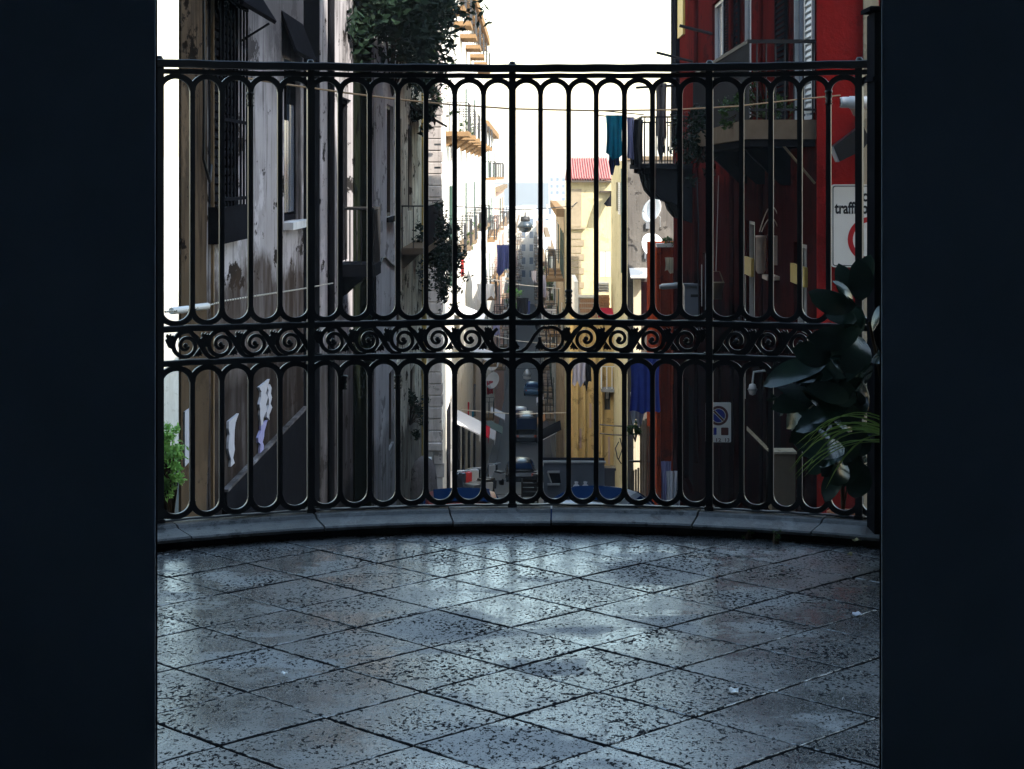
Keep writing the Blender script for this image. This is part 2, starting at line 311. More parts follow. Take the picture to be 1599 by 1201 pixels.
# ------------------------------------------------------------------ ground and street
PROF = [(-60,-5.0),(33,-5.0),(110,-16.55),(200,-21.9),(400,-27.9),(800,-34.4),(2600,-36),(8000,-36)]
def gz(d):
    for (a,za),(b,zb) in zip(PROF, PROF[1:]):
        if d <= b: return za+(zb-za)*(d-a)/(b-a)
    return PROF[-1][1]
mb = MB(); ds = [-60,0,12,33,45,60,75,90,110,140,170,200,260,330,400,520,650,800,1200,2600,8000]
xs = [-4000,-1500,-300,-60,-12,-3.2,3.4,12,60,300,1500,4000]
for d in ds:
    for x in xs:
        q = S(x, d); mb.v.append((q.x, q.y, gz(d)-.25))
for i in range(len(ds)-1):
    for k in range(len(xs)-1):
        a = i*len(xs)+k; mb.f.append((a,a+1,a+1+len(xs),a+len(xs))); mb.sm.append(False)
structure(mb.build('ground', M['earth']))
def strip(name, mat, x0, x1, dz, dlist, thick=None):
    mb = MB()
    for a, b in zip(dlist, dlist[1:]):
        za, zb = gz(a)+dz, gz(b)+dz; th = thick or .2
        mb.hexa([S(x0,a,za-th),S(x1,a,za-th),S(x1,b,zb-th),S(x0,b,zb-th),S(x0,a,za),S(x1,a,za),S(x1,b,zb),S(x0,b,zb)])
    return structure(mb.build(name, mat))
DL = [12,33,50,75,110,150,200,300,400,600,800]
strip('street', M['asphalt'], -9.0, 3.2, 0, [12,33]); strip('street', M['asphalt'], -2.3, 3.2, 0, [33,50,74]); strip('street', M['asphalt'], -2.2, 1.0, 0, DL[3:])
strip('pavement', M['pave'], -2.8, -2.3, .12, DL[1:4]); strip('pavement', M['pave'], 3.2, 3.85, .12, DL[0:3]); strip('pavement', M['pave'], -2.8, -2.2, .12, DL[3:]); strip('pavement', M['pave'], 1.0, 1.55, .12, DL[3:])

# ------------------------------------------------------------------ the palace the camera stands in
pal = thing('palace', 'dark doorway and blind front wall of the palace framing the terrace', 'building', (0, 3.9, 0))
YN, YF, XL, XR, ZT = 3.9, 4.28, -.7445, .7715, 3.4
mb = MB()
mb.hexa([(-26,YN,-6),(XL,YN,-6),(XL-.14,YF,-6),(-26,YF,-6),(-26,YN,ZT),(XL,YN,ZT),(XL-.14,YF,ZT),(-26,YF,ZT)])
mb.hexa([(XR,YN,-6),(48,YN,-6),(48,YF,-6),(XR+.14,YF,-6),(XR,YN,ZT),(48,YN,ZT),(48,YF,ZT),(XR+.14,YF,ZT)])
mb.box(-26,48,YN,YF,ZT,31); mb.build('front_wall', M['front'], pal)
mb = MB(); mb.box(-2.4,XL-.004,YN-.005,YN-.002,-.06,3.6).box(XR+.004,2.4,YN-.005,YN-.002,-.06,3.6).box(XL-.004,XR+.004,YN-.005,YN-.002,ZT+.004,3.6); mb.build('inner_lining', M['room'], pal)
MB().box(-2.6,-2.4,-3,YN,-.1,3.9).build('side_wall', M['room'], pal); MB().box(2.4,2.6,-3,YN,-.1,3.9).build('side_wall', M['room'], pal)
MB().box(-2.4,2.4,-3.2,-3,-.1,3.9).build('back_wall', M['room'], pal)
MB().box(-2.4,2.4,-3,YN,3.6,3.9).build('ceiling', M['room'], pal)
MB().box(-2.4,2.4,-3,YN,-.3,-.06).build('floor_slab', M['room'], pal)

# ------------------------------------------------------------------ terrace: round bastion, tiles, kerb
X0, YC, RR = .09, 5.18, 3.50; X0G = X0
mb = MB(); prof = [(3.9,-6.2),(3.62,-.35),(3.78,-.34),(3.78,-.12),(3.62,-.11),(3.62,-.028),(.02,-.028)]
mb.lathe((X0,YC,0), prof, 72); mb.box(X0-3.5,X0+3.5,4.3,YC,-.3,-.031)
terr = structure(mb.build('terrace', M['grout']))
HD = .2745
def tile_mesh(seed):
    r = random.Random(seed); s = .3882/2-.0032; pts = []
    for k in range(4):
        c = [(-s,-s),(s,-s),(s,s),(-s,s)]; a, b = c[k], c[(k+1)%4]
        for j in range(4):
            t = j/4; e = .0012 if j else .002
            pts.append((a[0]+(b[0]-a[0])*t+r.uniform(-e,e), a[1]+(b[1]-a[1])*t+r.uniform(-e,e)))
    q = [((x-y)*.70711,(x+y)*.70711) for x,y in pts]; n = len(q); bv = .004
    v = [(x,y,-.026) for x,y in q]+[(x,y,-bv) for x,y in q]+[(x*(1-bv*1.2/s),y*(1-bv*1.2/s),0) for x,y in q]
    f = [(i,(i+1)%n,n+(i+1)%n,n+i) for i in range(n)]+[(n+i,n+(i+1)%n,2*n+(i+1)%n,2*n+i) for i in range(n)]+[tuple(range(2*n,3*n))]
    me = bpy.data.meshes.new('tile'); me.from_pydata(v,[],f); me.materials.append(M['tile']); return me
tms = [tile_mesh(i) for i in range(6)]
rt = random.Random(11)
for i in range(-14, 14):
    for k in range(-14, 14):
        x = -.006+HD*(i-k); y = 6.636+HD*(i+k+1)
        if abs(x-X0) < 2.3 and y > 4.62 and math.hypot(x-X0, y-YC) < 3.47:
            o = link('tile', rt.choice(tms), terr); o.location = (x, y, rt.uniform(-.0012,.0012))
            o.rotation_euler = (rt.gauss(0,.0024), rt.gauss(0,.0024), rt.choice((0,PI/2,PI,-PI/2)))
def ang(px, R=RR):      # angle on the terrace circle of a photo column
    lo, hi = -1.35, 1.35
    for _ in range(50):
        m = (lo+hi)/2; q = CX+FPX*(X0+R*math.sin(m))/(YC+R*math.cos(m))
        if q < px: lo = m
        else: hi = m
    return lo
kerb = thing('kerb', 'low curved grey stone kerb that carries the iron railing', 'kerb', (X0, YC, 0))
KB = [-1.25, -.9, ang(268), ang(488), ang(700), ang(861), ang(1093), ang(1290), .85, 1.25]
for a, b in zip(KB, KB[1:]):
    mb = MB(); n = 10; g = .0012; rows = []
    pr = [(3.30,.030),(3.205,.034),(3.203,.046),(3.213,.053),(3.40,.056),(3.42,.068),(3.575,.068),(3.585,.06),(3.585,-.02)]
    rz = random.Random(a).uniform(-.002,.002)
    for j in range(n+1):
        t = a+g+(b-a-2*g)*j/n; jj = .002*math.sin(j*2.3+a*9)
        rows.append([(X0+(r+jj)*math.sin(t), YC+(r+jj)*math.cos(t), z+(rz if z > 0 else 0)) for r, z in pr])
    m_ = len(pr); mb.v = [p for r_ in rows for p in r_]
    for j in range(n):
        for i in range(m_-1): mb.f.append((j*m_+i, j*m_+i+1, (j+1)*m_+i+1, (j+1)*m_+i))
    mb.f += [tuple(range(m_)), tuple(range(n*m_, n*m_+m_))]; mb.sm = [False]*len(mb.f)
    mb.build('kerb_stone', M['kerb'], kerb)
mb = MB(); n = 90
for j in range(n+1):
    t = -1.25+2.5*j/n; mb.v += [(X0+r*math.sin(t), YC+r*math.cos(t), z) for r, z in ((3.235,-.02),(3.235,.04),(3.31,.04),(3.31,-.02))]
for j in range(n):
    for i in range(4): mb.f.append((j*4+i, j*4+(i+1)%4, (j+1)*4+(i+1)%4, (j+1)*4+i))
mb.sm = [False]*len(mb.f); mb.build('kerb_riser', M['grout'], kerb)  # added near-black strip, painting the unlit front face of the kerb

# ------------------------------------------------------------------ railing
rail = thing('iron_railing', 'tall black wrought iron railing curving round the terrace edge', 'railing', (X0, YC, 0))
def arc(r, t): return (r*math.sin(t), r*math.cos(t))
posts_px = [249, 485, 800, 1108, 1342]
bars_px = {0:[300,346,391,437], 1:[531,577,621,665,710,755], 2:[844,888,931,975,1019,1062], 3:[1158,1204,1249,1294]}
pa = [ang(p) for p in posts_px]; stat = []      # stations: (angle, is_post)
st = .1295/RR
left = [pa[0]-st*j for j in range(14,0,-1)]; right = [pa[-1]+st*j for j in range(1,15)]
for j, t in enumerate(left): stat.append((t, j % 7 == 0))
for i in range(5):
    stat.append((pa[i], True))
    if i < 4: stat += [(ang(p), False) for p in bars_px[i]]
for j, t in enumerate(right): stat.append((t, j % 7 == 6))
T0, T1 = stat[0][0], stat[-1][0]
def swept(name, r0, r1, z0, z1, ch=.004):
    mb = MB(); n = 120; pr = [(r0,z0),(r1,z0),(r1,z1-ch),(r1-ch,z1),(r0+ch,z1),(r0,z1-ch)]; m_ = len(pr)
    for j in range(n+1):
        t = T0+(T1-T0)*j/n; wob = .0012*math.sin(j*1.7)+.0008*math.sin(j*.6)
        for r, z in pr:
            x, y = arc(r, t); mb.v.append((x, y, z+wob))
    for j in range(n):
        for i in range(m_): mb.f.append((j*m_+i, j*m_+(i+1)%m_, (j+1)*m_+(i+1)%m_, (j+1)*m_+i))
    mb.f += [tuple(range(m_)), tuple(range(n*m_, n*m_+m_))]; mb.sm = [False]*len(mb.f)
    return mb.build(name, M['iron'], rail, local=True)
ZR = lambda y: EYE+(HZ-y)/334.1      # heights on the railing read from its middle post
swept('handrail', RR-.030, RR+.030, ZR(112.5), ZR(101))
swept('upper_rail', RR-.014, RR+.014, ZR(122.5), ZR(115))
swept('middle_rail', RR-.014, RR+.014, ZR(507.6), ZR(498.2)); swept('middle_rail', RR-.014, RR+.014, ZR(558.5), ZR(549.6))
swept('bottom_rail', RR-.014, RR+.014, .072, ZR(786.5))
barU = MB().box(-.0112,.0112,-.009,.009,ZR(480),ZR(140)).build('bar', M['iron'], rail, local=True)
barL = MB().box(-.0112,.0112,-.009,.009,ZR(768),ZR(578)).build('bar', M['iron'], rail, local=True)
pb = MB().box(-.016,.016,-.016,.016,.06,ZR(112)).lathe((0,0,ZR(101)), [(.001,.016),(.011,.014),(.017,.004),(.016,-.004)], 10)
pb.box(-.021,.021,-.021,.021,.055,.085).build('post', M['iron'], rail, local=True)
postm = bpy.data.objects['post']
G0 = .1255
def arch_mesh(sgn):
    mb = MB(); n = 14; ri, ro = G0/2-.0118, G0/2+.0125; hgt = 1.0
    pts_o, pts_i = [], []
    for j in range(n+1):
        q = PI*j/n; pts_o.append((ro*math.cos(q), sgn*ro*math.sin(q))); pts_i.append((ri*math.cos(q), sgn*ri*math.sin(q)))
    poly = pts_o+pts_i[::-1]; v = [(x,-.0085,z) for x,z in poly]+[(x,.0085,z) for x,z in poly]; N = len(poly); f = []
    for j in range(n): 
        a,b,c,d = j, j+1, N-2-j, N-1-j; f += [(a,b,c,d),(N+d,N+c,N+b,N+a)]
    f += [(i,(i+1)%N,N+(i+1)%N,N+i) for i in range(N)]
    mb.add(v, f); return mb
archT = arch_mesh(1).build('arch', M['iron'], rail, local=True); archB = arch_mesh(-1).build('arch', M['iron'], rail, local=True)
ro = G0/2+.0125
def put(src, t, z=0, sx=1, first=[set()], r=RR, dy=0):
    o = src if src.name not in first[0] else inst(src, rail)
    first[0].add(src.name); x, y = arc(r, t); o.location = (x, y, z); o.rotation_euler = (0,0,-t); o.scale = (sx,1,1); return o
for t, isp in stat:
    if isp: put(postm, t)
    else: put(barU, t); put(barL, t)
for (t0,_), (t1,_) in zip(stat, stat[1:]):
    tm = (t0+t1)/2; ch = 2*RR*math.sin((t1-t0)/2); sx = ch/G0; r_ = RR*math.cos((t1-t0)/2)
    put(archT, tm, ZR(122)-ro+.001, sx, r=r_); put(archB, tm, ZR(499)+ro-.001, sx, r=r_)
    put(archT, tm, ZR(558)-ro+.001, sx, r=r_); put(archB, tm, ZR(786.5)+ro-.001, sx, r=r_)
def scroll_mesh(mir):
    mb = MB(); pts = [(-.152,-.0615),(-.128,-.061),(-.110,-.056),(-.095,-.042),(-.080,-.018),(-.066,.008),(-.050,.032),(-.032,.049)]; wid = [.008,.012,.015,.018,.021,.021,.020,.018]
    turns = 1.75; n = 44
    for j in range(n+1):
        q = math.radians(108)-2*PI*turns*j/n; r = .0565*(1-j/n)**.9+.0095; pts.append((r*math.cos(q), r*math.sin(q))); wid.append(.017-.006*j/n)
    if mir: pts = [(-x,z) for x,z in pts]
    mb.ribbon(pts, [w_*1.16 for w_ in wid], -.007, .007)
    mb.lathe((0,-.008,0), [(.001,0),(.011,.001),(.012,.008),(.011,.015),(.001,.016)], 10, 'y')
    return mb
def leaf_mesh(mir, seed, which=0):
    r = random.Random(seed); mb = MB()
    A = [(.045,.03),(.058,.050),(.066,.047),(.069,.056),(.078,.050),(.083,.057),(.090,.047),(.086,.036),(.094,.028),(.088,.012),(.078,-.004),(.066,-.012),(.056,0)]
    B = [(-.062,-.012),(-.070,-.030),(-.078,-.038),(-.070,-.041),(-.074,-.050),(-.064,-.046),(-.058,-.054),(-.052,-.046),(-.044,-.052),(-.034,-.050),(-.048,-.030)]
    for pl in ((A, B)[which],):
        cx_, cz_ = sum(x for x,_ in pl)/len(pl), sum(z for _,z in pl)/len(pl); pl = [(cx_+(x-cx_)*.98+r.uniform(-.002,.002), max(-.066,min(.066,cz_+(z-cz_)*1.0+r.uniform(-.002,.002)))) for x,z in pl]
        if mir: pl = [(-x,z) for x,z in pl]
        mb.prism(pl, lambda a,b,d: (a,d,b), -.005, .006)
    return mb
ZS = ZR(528.7)
def scrolls(pxs, mir):
    s0 = scroll_mesh(mir).build('scroll', M['iron'], rail, local=True); L0 = [leaf_mesh(mir, 3, k).build('leaf', M['iron'], s0, local=True) for k in (0,1)]
    for i, p in enumerate(pxs):
        t = ang(p) if p < 1e4 else p-1e5
        if i == 0: o = s0
        else:
            o = inst(s0, rail); [setattr(l, 'parent', o) for l in [q.copy() for q in L0] if not col.objects.link(l)]
        x, y = arc(RR, t); o.location = (x, y, ZS); o.rotation_euler = (0,0,-t)
scrolls([520,575,630,683,735]+[290,345,398,452], True)
scrolls([915,967,1018,1072]+[1150,1200,1250,1300], False)
def halfscroll(px, mir, ang0, ang1, stem):
    pts = list(stem); n = 30
    for j in range(n+1):
        q = math.radians(ang0+(ang1-ang0)*j/n); pts.append((.054*math.cos(q), .054*math.sin(q)))
    if mir: pts = [(-x,z) for x,z in pts]
    o = MB().ribbon(pts, .015, -.007, .007).build('scroll', M['iron'], rail, local=True); t = ang(px); x, y = arc(RR, t); o.location = (x,y,ZS); o.rotation_euler = (0,0,-t)
    [leaf_mesh(mir, 5, k).build('leaf', M['iron'], o, local=True) for k in (0,1)]
halfscroll(861, False, 112, -190, [(-.165,-.064),(-.14,-.06),(-.118,-.045),(-.098,-.018),(-.078,.016),(-.055,.042),(-.035,.053)])
halfscroll(786, True, 200, 420, [])
def knob(px, y):
    t = ang(px); s_ = lambda v: v
    pr = [(.0,-.034),(.019,-.032),(.013,-.022),(.017,-.016),(.012,-.010),(.018,.004),(.014,.016),(.019,.022),(.017,.032),(.0,.034)]
    o = MB().lathe((0,0,0), pr, 10).build('knob', M['iron'], rail, local=True); x, yy = arc(RR, t); o.location = (x, yy, ZR(y) if px in (888,) else EYE+(HZ-y)/FPX*(YC+RR*math.cos(t))); return o
for px, y in ((888,463),(391,155),(1294,152),(537,597),(621,596)): knob(px, y)
# dark moulded end post at the right of the railing
q = P(1377, 500, 8.15); gp = thing('gate_post', 'dark moulded post standing at the right end of the railing', 'post', (q.x, q.y, 0))
mb = MB(); zt = ZE(20, 8.15); mb.bevbox(q.x-.048,q.x+.13,q.y-.08,q.y+.09,0,zt,.01)
mb.build('shaft', M['dark'], gp)
mb = MB(); mb.bevbox(q.x-.072,q.x+.155,q.y-.10,q.y+.11,zt,zt+.022,.006).bevbox(q.x-.058,q.x+.14,q.y-.09,q.y+.1,ZE(128,8.15),ZE(121,8.15),.004); mb.build('cap', M['dark'], gp)
# ------------------------------------------------------------------ building kit
def skin(mb, F, a0, a1, z0, z1, ops, th=.22):
    A = sorted({a0,a1,*[o[0] for o in ops],*[o[1] for o in ops]}); Z = sorted({z0,z1,*[o[2] for o in ops],*[o[3] for o in ops]})
    A = [a for a in A if a0 <= a <= a1]; Z = [z for z in Z if z0 <= z <= z1]
    for x0, x1 in zip(A, A[1:]):
        for y0, y1 in zip(Z, Z[1:]):
            cx, cy = (x0+x1)/2, (y0+y1)/2
            if any(o[0] < cx < o[1] and o[2] < cy < o[3] for o in ops): continue
            mb.add([F.p(x0,0,y0),F.p(x1,0,y0),F.p(x1,0,y1),F.p(x0,0,y1)], [(0,1,2,3)])
    for o in ops:
        x0,x1,y0,y1 = max(o[0],a0),min(o[1],a1),max(o[2],z0),min(o[3],z1)
        for q in (((x0,y0),(x0,y1)),((x1,y0),(x1,y1)),((x0,y0),(x1,y0)),((x0,y1),(x1,y1))):
            (p0,r0),(p1,r1) = q; mb.add([F.p(p0,0,r0),F.p(p1,0,r1),F.p(p1,-th,r1),F.p(p0,-th,r0)], [(0,1,2,3)])
def block(root, F, mat, a0, a1, z0, z1, W, ops=(), name='wall', th=.22):
    mb = MB(); skin(mb, F, a0, a1, z0, z1, ops, th)
    c = [F.p(a0,0,z0),F.p(a1,0,z0),F.p(a1,-W,z0),F.p(a0,-W,z0)]; t = [F.p(a0,0,z1),F.p(a1,0,z1),F.p(a1,-W,z1),F.p(a0,-W,z1)]
    mb.add(c+t, [(1,2,6,5),(2,3,7,6),(3,0,4,7),(4,5,6,7)])
    return mb.build(name, mat, root, fixn=False)
def window(root, F, a0, a1, z0, z1, pane='pane', frame='frame_d', sill=None, b=-.12, shut=None, mull=True):
    fm = MB(); w_ = min(.07, (a1-a0)*.12)
    for r in ((a0,a0+w_,z0,z1),(a1-w_,a1,z0,z1),(a0+w_,a1-w_,z0,z0+w_),(a0+w_,a1-w_,z1-w_,z1)): F.box(fm, r[0], r[1], b, b+.06, r[2], r[3])
    if mull: m = (a0+a1)/2; F.box(fm, m-w_*.45, m+w_*.45, b+.003, b+.05, z0+w_, z1-w_)
    f = fm.build('window', M[frame], root)
    F.box(MB(), a0+.002, a1-.002, b-.06, b-.003, z0+.002, z1-.002).build('pane', M[pane], f)
    if sill: F.box(MB(), a0-.08, a1+.08, .002, .12, z0-.09, z0-.002).build('sill', M[sill], f)
    if shut: 
        for x0, x1 in ((a0-(a1-a0)*.5-.02, a0-.02), (a1+.02, a1+(a1-a0)*.5+.02)): shutter(f, F, x0, x1, z0, z1, .012, shut)
    return f
def shutter(root, F, a0, a1, z0, z1, b, mat, n=None, t=.04, name='shutter'):
    mb = MB(); w_ = min(.06, (a1-a0)*.15); n = n or max(4, int((z1-z0)/.16))
    for r in ((a0,a0+w_,z0,z1),(a1-w_,a1,z0,z1),(a0+w_,a1-w_,z0,z0+w_),(a0+w_,a1-w_,z1-w_,z1)): F.box(mb, r[0], r[1], b, b+t, r[2], r[3])
    s = (z1-z0-2*w_)/n
    for i in range(n):
        z = z0+w_+i*s; mb.hexa([F.p(a0+w_,b+t*.8,z+s*.1),F.p(a1-w_,b+t*.8,z+s*.1),F.p(a1-w_,b+t*.2,z+s*.75),F.p(a0+w_,b+t*.2,z+s*.75),
              F.p(a0+w_,b+t*.95,z+s*.22),F.p(a1-w_,b+t*.95,z+s*.22),F.p(a1-w_,b+t*.35,z+s*.9),F.p(a0+w_,b+t*.35,z+s*.9)])
    return mb.build(name, M[mat], root)
def balcony(root, F, a0, a1, b1, z, th=.14, slab='slab', h=1.0, rails='wire', gap=.13, r=.011, brk=True):
    s = F.box(MB(), a0, a1, .004, b1, z-th, z).build('balcony', M[slab], root)
    mb = MB(); w_ = .02
    F.box(mb, a0, a1, b1-w_-.01, b1-.01, z+h-.03, z+h); F.box(mb, a0, a0+w_, .004, b1-w_-.012, z+h-.03, z+h); F.box(mb, a1-w_, a1, .004, b1-w_-.012, z+h-.03, z+h)
    n = max(2, int((a1-a0)/gap))
    for i in range(n+1):
        a = a0+.012+(a1-a0-.024)*i/n; mb.tube([F.p(a,b1-.02,z+.002),F.p(a,b1-.02,z+h-.031)], r, 4, False, False)
    m = max(2, int(b1/gap))
    for i in range(m):
        for a in (a0+.012, a1-.012): mb.tube([F.p(a,.02+(b1-.06)*i/m,z+.002),F.p(a,.02+(b1-.06)*i/m,z+h-.031)], r, 4, False, False)
    mb.build('balcony_rail', M[rails], s)
    if brk:
        for a in (a0+.2, a1-.3): kb = MB(); kb.hexa([F.p(a,.004,z-th-.32),F.p(a+.1,.004,z-th-.32),F.p(a+.1,.05,z-th-.32),F.p(a,.05,z-th-.32),F.p(a,.004,z-th-.003),F.p(a+.1,.004,z-th-.003),F.p(a+.1,b1*.7,z-th-.003),F.p(a,b1*.7,z-th-.003)]); kb.build('bracket', M[slab], s)
    return s
def foliage(root, cl, n, size, mat, seed=1, name='foliage', droop=.3):
    r = random.Random(seed); mb = MB(); tot = sum(c[3]**2 for c in cl)
    for c in cl:
        C = Vector(c[:3]); R = c[3]; fl = c[4] if len(c) > 4 else 1.0; cnt = int(n*R*R/tot)
        subs = [Vector((r.gauss(0,.5),r.gauss(0,.5)*fl,r.gauss(0,.5)))*R for _ in range(max(6, cnt//45))]
        for _ in range(cnt):
            s = r.choice(subs); q = C+s+Vector((r.gauss(0,.17),r.gauss(0,.17)*fl,r.gauss(0,.17)-droop*.1))*R
            u = Vector((r.gauss(0,1),r.gauss(0,1),r.gauss(0,.7)-droop)).normalized(); v = u.cross(Vector((r.gauss(0,1),r.gauss(0,1),r.gauss(0,1)))).normalized()
            L = size*r.uniform(.6,1.35); W_ = L*.42
            mb.add([q-u*L*.5, q+v*W_*.5, q+u*L*.5, q-v*W_*.5], [(0,1,2,3)])
    return mb.build(name, M[mat], root, fixn=False)
def stems(root, base, tips, r=.012, mat='stem', name='stem'):
    mb = MB(); B = Vector(base)
    for t in tips:
        t = Vector(t); m = (B+t)/2+Vector((0,0,.12*(t-B).length)); mb.tube([B, m, t], [r, r*.75, r*.35], 5, False)
    return mb.build(name, M[mat], root)
def cloth(name, label, mat, F, a0, a1, z1, z0, folds=4, amp=.05, seed=0, group='laundry hanging over the street', ragged=.06, parent=None, cat='laundry', b=0):
    r = random.Random(seed); nx, nz = 22, 10; mb = MB(); ph = r.uniform(0,6)
    hem = [r.uniform(-ragged, ragged) for _ in range(6)]
    for side in (0, .008):
        for j in range(nz+1):
            for i in range(nx+1):
                u, v = i/nx, j/nz; k = u*5; lo = hem[int(min(k,4.99))]*(1-k%1)+hem[int(min(k,4.99))+1]*(k%1)
                z = z1+(z0+lo-z1)*v; pinch = 1-.10*math.sin(v*PI)
                a = (a0+a1)/2+(u-.5)*(a1-a0)*pinch; bb = b+side+amp*v**.6*math.sin(u*folds*2*PI+ph+v*.8)+amp*.4*math.sin(u*folds*4.3+v*3)
                mb.v.append(tuple(F.p(a, bb, z-.05*math.sin(u*PI)*v)))
    N = (nx+1)*(nz+1)
    for s_ in (0, N):
        for j in range(nz):
            for i in range(nx): q = s_+j*(nx+1)+i; mb.f.append((q,q+1,q+nx+2,q+nx+1)); mb.sm.append(True)
    o = mb.build(name, M[mat], parent, fixn=False)
    if parent is None: tag(o, label, cat, group)
    return o

# ------------------------------------------------------------------ left side of the street
L = FL(-2.86)
def dl(px, X=-2.86): return FPX*X/(px-828.0)
A = thing('stained_house', 'nearest house on the left, lilac plaster stained brown with damp', 'house', S(-2.86,19,-5))
w1 = (dl(325), dl(369), ZE(372,17.2), 4.6); w2 = (dl(443), dl(469), ZE(345,22.2), ZE(96,22.2))
mb = MB(); a0, a1, zb, zt = 15.1, 23.4, -6.5, 10.0
skin(mb, L, a0, a1, zb, zt, [w1, w2])
tri = [S(-2.86,15.1), S(-2.86,23.4), S(-4.38,23.4)]
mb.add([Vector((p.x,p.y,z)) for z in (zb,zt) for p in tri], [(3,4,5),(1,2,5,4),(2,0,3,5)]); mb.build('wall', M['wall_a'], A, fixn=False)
mb = MB()                                                           # brown corner strip with an uneven edge
for i in range(20):
    za, zb2 = -5+i*.42, -5+(i+1)*.42; e0 = .05*math.sin(i*1.3)+.04*math.sin(i*.7); e1 = .05*math.sin((i+1)*1.3)+.04*math.sin((i+1)*.7)
    mb.hexa([L.p(15.08,.0,za),L.p(16.3+e0,.0,za),L.p(16.3+e0,.022,za),L.p(15.08,.022,za),L.p(15.08,.0,zb2),L.p(16.3+e1,.0,zb2),L.p(16.3+e1,.022,zb2),L.p(15.08,.022,zb2)])
mb.build('corner_strip', M['wall_a2'], A); L.box(MB(), 15.08, 16.36, .0, .03, 3.41, 9.9).build('corner_strip', M['tan_house'], A, 'ochre washed upper corner strip')  # upper ochre strip is out of view, added for its warm reflection
f = window(A, L, *w1, frame='shut_d', pane='pane')
shutter(f, L, w1[0]+.02, (w1[0]+w1[1])/2-.01, w1[2]+.02, 4.5, -.04, 'shut_d', 40); shutter(f, L, (w1[0]+w1[1])/2+.01, w1[1]-.02, w1[2]+.02, 4.5, -.04, 'shut_d', 40)
mb = MB()
for i in range(9): a = w1[0]+(w1[1]-w1[0])*i/8; mb.tube([L.p(a,.10,w1[2]-.02),L.p(a,.10,4.0)], .012, 5)
for z in (w1[2]+.35, 2.1, 3.2): L.box(mb, w1[0]-.02, w1[1]+.02, .085, .115, z, z+.03)
L.box(mb, w1[0]-.04, w1[1]+.05, .003, .13, w1[2]-.03, w1[2]+.30); mb.build('window_cage', M['shut_d'], A)
mb = MB(); zc = ZE(27,17.5)
mb.hexa([L.p(16.2,.004,zc+.55),L.p(18.3,.004,zc+.55),L.p(18.3,.34,zc),L.p(16.2,.34,zc),L.p(16.2,.004,zc+.6),L.p(18.3,.004,zc+.6),L.p(18.3,.36,zc+.03),L.p(16.2,.36,zc+.03)])
mb.tube([L.p(18.2,.01,zc-.18),L.p(18.2,.30,zc+.0)], .012, 5); mb.build('canopy', M['dark'], A)
f = window(A, L, *w2, frame='shut_d', pane='pane', sill='wall_c')
for i in range(3): L.box(MB(), w2[0]+.05+i*.5, w2[0]+.45+i*.5, -.10, -.07, w2[2]+.1, w2[3]-.9+.2*i).build('pane', M['pane_blue'], f)
mb = MB(); z = ZE(92,22.3); mb.hexa([L.p(21.3,.004,z+.45),L.p(23.3,.004,z+.45),L.p(23.3,.16,z),L.p(21.3,.16,z),L.p(21.3,.004,z+.5),L.p(23.3,.004,z+.5),L.p(23.3,.18,z+.04),L.p(21.3,.18,z+.04)]); mb.build('window_hood', M['dark'], A)
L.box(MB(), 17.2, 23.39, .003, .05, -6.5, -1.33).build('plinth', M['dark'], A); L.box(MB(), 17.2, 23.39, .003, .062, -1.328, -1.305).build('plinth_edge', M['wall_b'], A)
L.box(MB(), 16.46, 16.50, .024, .05, -5, 9).build('pipe', M['cable'], A)
mb = MB(); mb.tube([L.p(15.9,.04,9),L.p(15.92,.06,2.2),L.p(15.95,.05,1.75),L.p(16.15,.07,1.55),L.p(16.28,.06,1.7)], .014, 6); mb.build('downpipe', M['wire'], A)
def paper(label, px, ys, mat, d, F=L, seed=0, wpx=10):
    r = random.Random(seed); pts = []; n = 7
    for i in range(n+1): pts.append((dl(px+r.uniform(-3,2)), ZE(ys[0]+(ys[1]-ys[0])*i/n, d)))
    for i in range(n,-1,-1): pts.append((dl(px+wpx*(1-.5*i/n)+r.uniform(-3,3)), ZE(ys[0]+(ys[1]-ys[0])*i/n, d)))
    o = MB().prism(pts, lambda a,b,dd: F.p(a,dd,b), .006, .03).build('torn_poster', M[mat])
    return tag(o, label, 'poster', 'torn posters on the stained wall')
paper('torn white poster high on the dark wall beside a violet one', 402, (598,660), 'paper', 19.8, seed=1, wpx=13)
paper('violet torn poster hanging under the white one', 401, (660,708), 'paper_v', 19.8, seed=2, wpx=9)
paper('narrow white paper strip torn down to a point', 415, (600,655), 'paper', 20.2, seed=3, wpx=4)
paper('ragged pale poster just above the plinth edge', 354, (655,728), 'paper', 17.6, seed=4, wpx=11)
o = MB().prism([(15.15,ZE(640,15.3)),(15.55,ZE(640,15.3)),(15.55,ZE(722,15.3)),(15.15,ZE(725,15.3))], lambda a,b,dd: L.p(a,dd,b), .028, .04).build('notice', M['paper']); tag(o, 'printed grey notice on the corner beside the bright bush', 'notice')

Bh = thing('grey_house', 'second house on the left, grey plaster with a small iron balcony', 'house', S(-2.86,31,-5))
door = (dl(528), dl(548), ZE(412,28), ZE(150,28))
block(Bh, L, M['wall_b'], 25.3, 34.0, -7, 10.5, 1.85, [door]); window(Bh, L, *door, frame='shut_d')
FC(25.28).box(MB(), -4.7, -2.87, 0, .02, -7, 10.5).build('end_wall', M['dark'], Bh)  # near-black colour stands in for the darkness of the alley
balcony(Bh, L, 27.5, 28.6, .56, ZE(411,28), .18, 'slab_d', .84, 'wire', .16)
L.box(MB(), dl(551), dl(577), .003, .035, -6.5, 9.5).build('drain_strip', M['moss'], Bh)
L.box(MB(), 33.4, 33.9, .004, .05, ZE(560,34), ZE(325,34)).build('shutter', M['shut_d'], Bh)
MB().tube([L.p(26.2,.05,9),L.p(26.2,.05,-4)], .05, 8).build('downpipe', M['shut_d'], Bh)
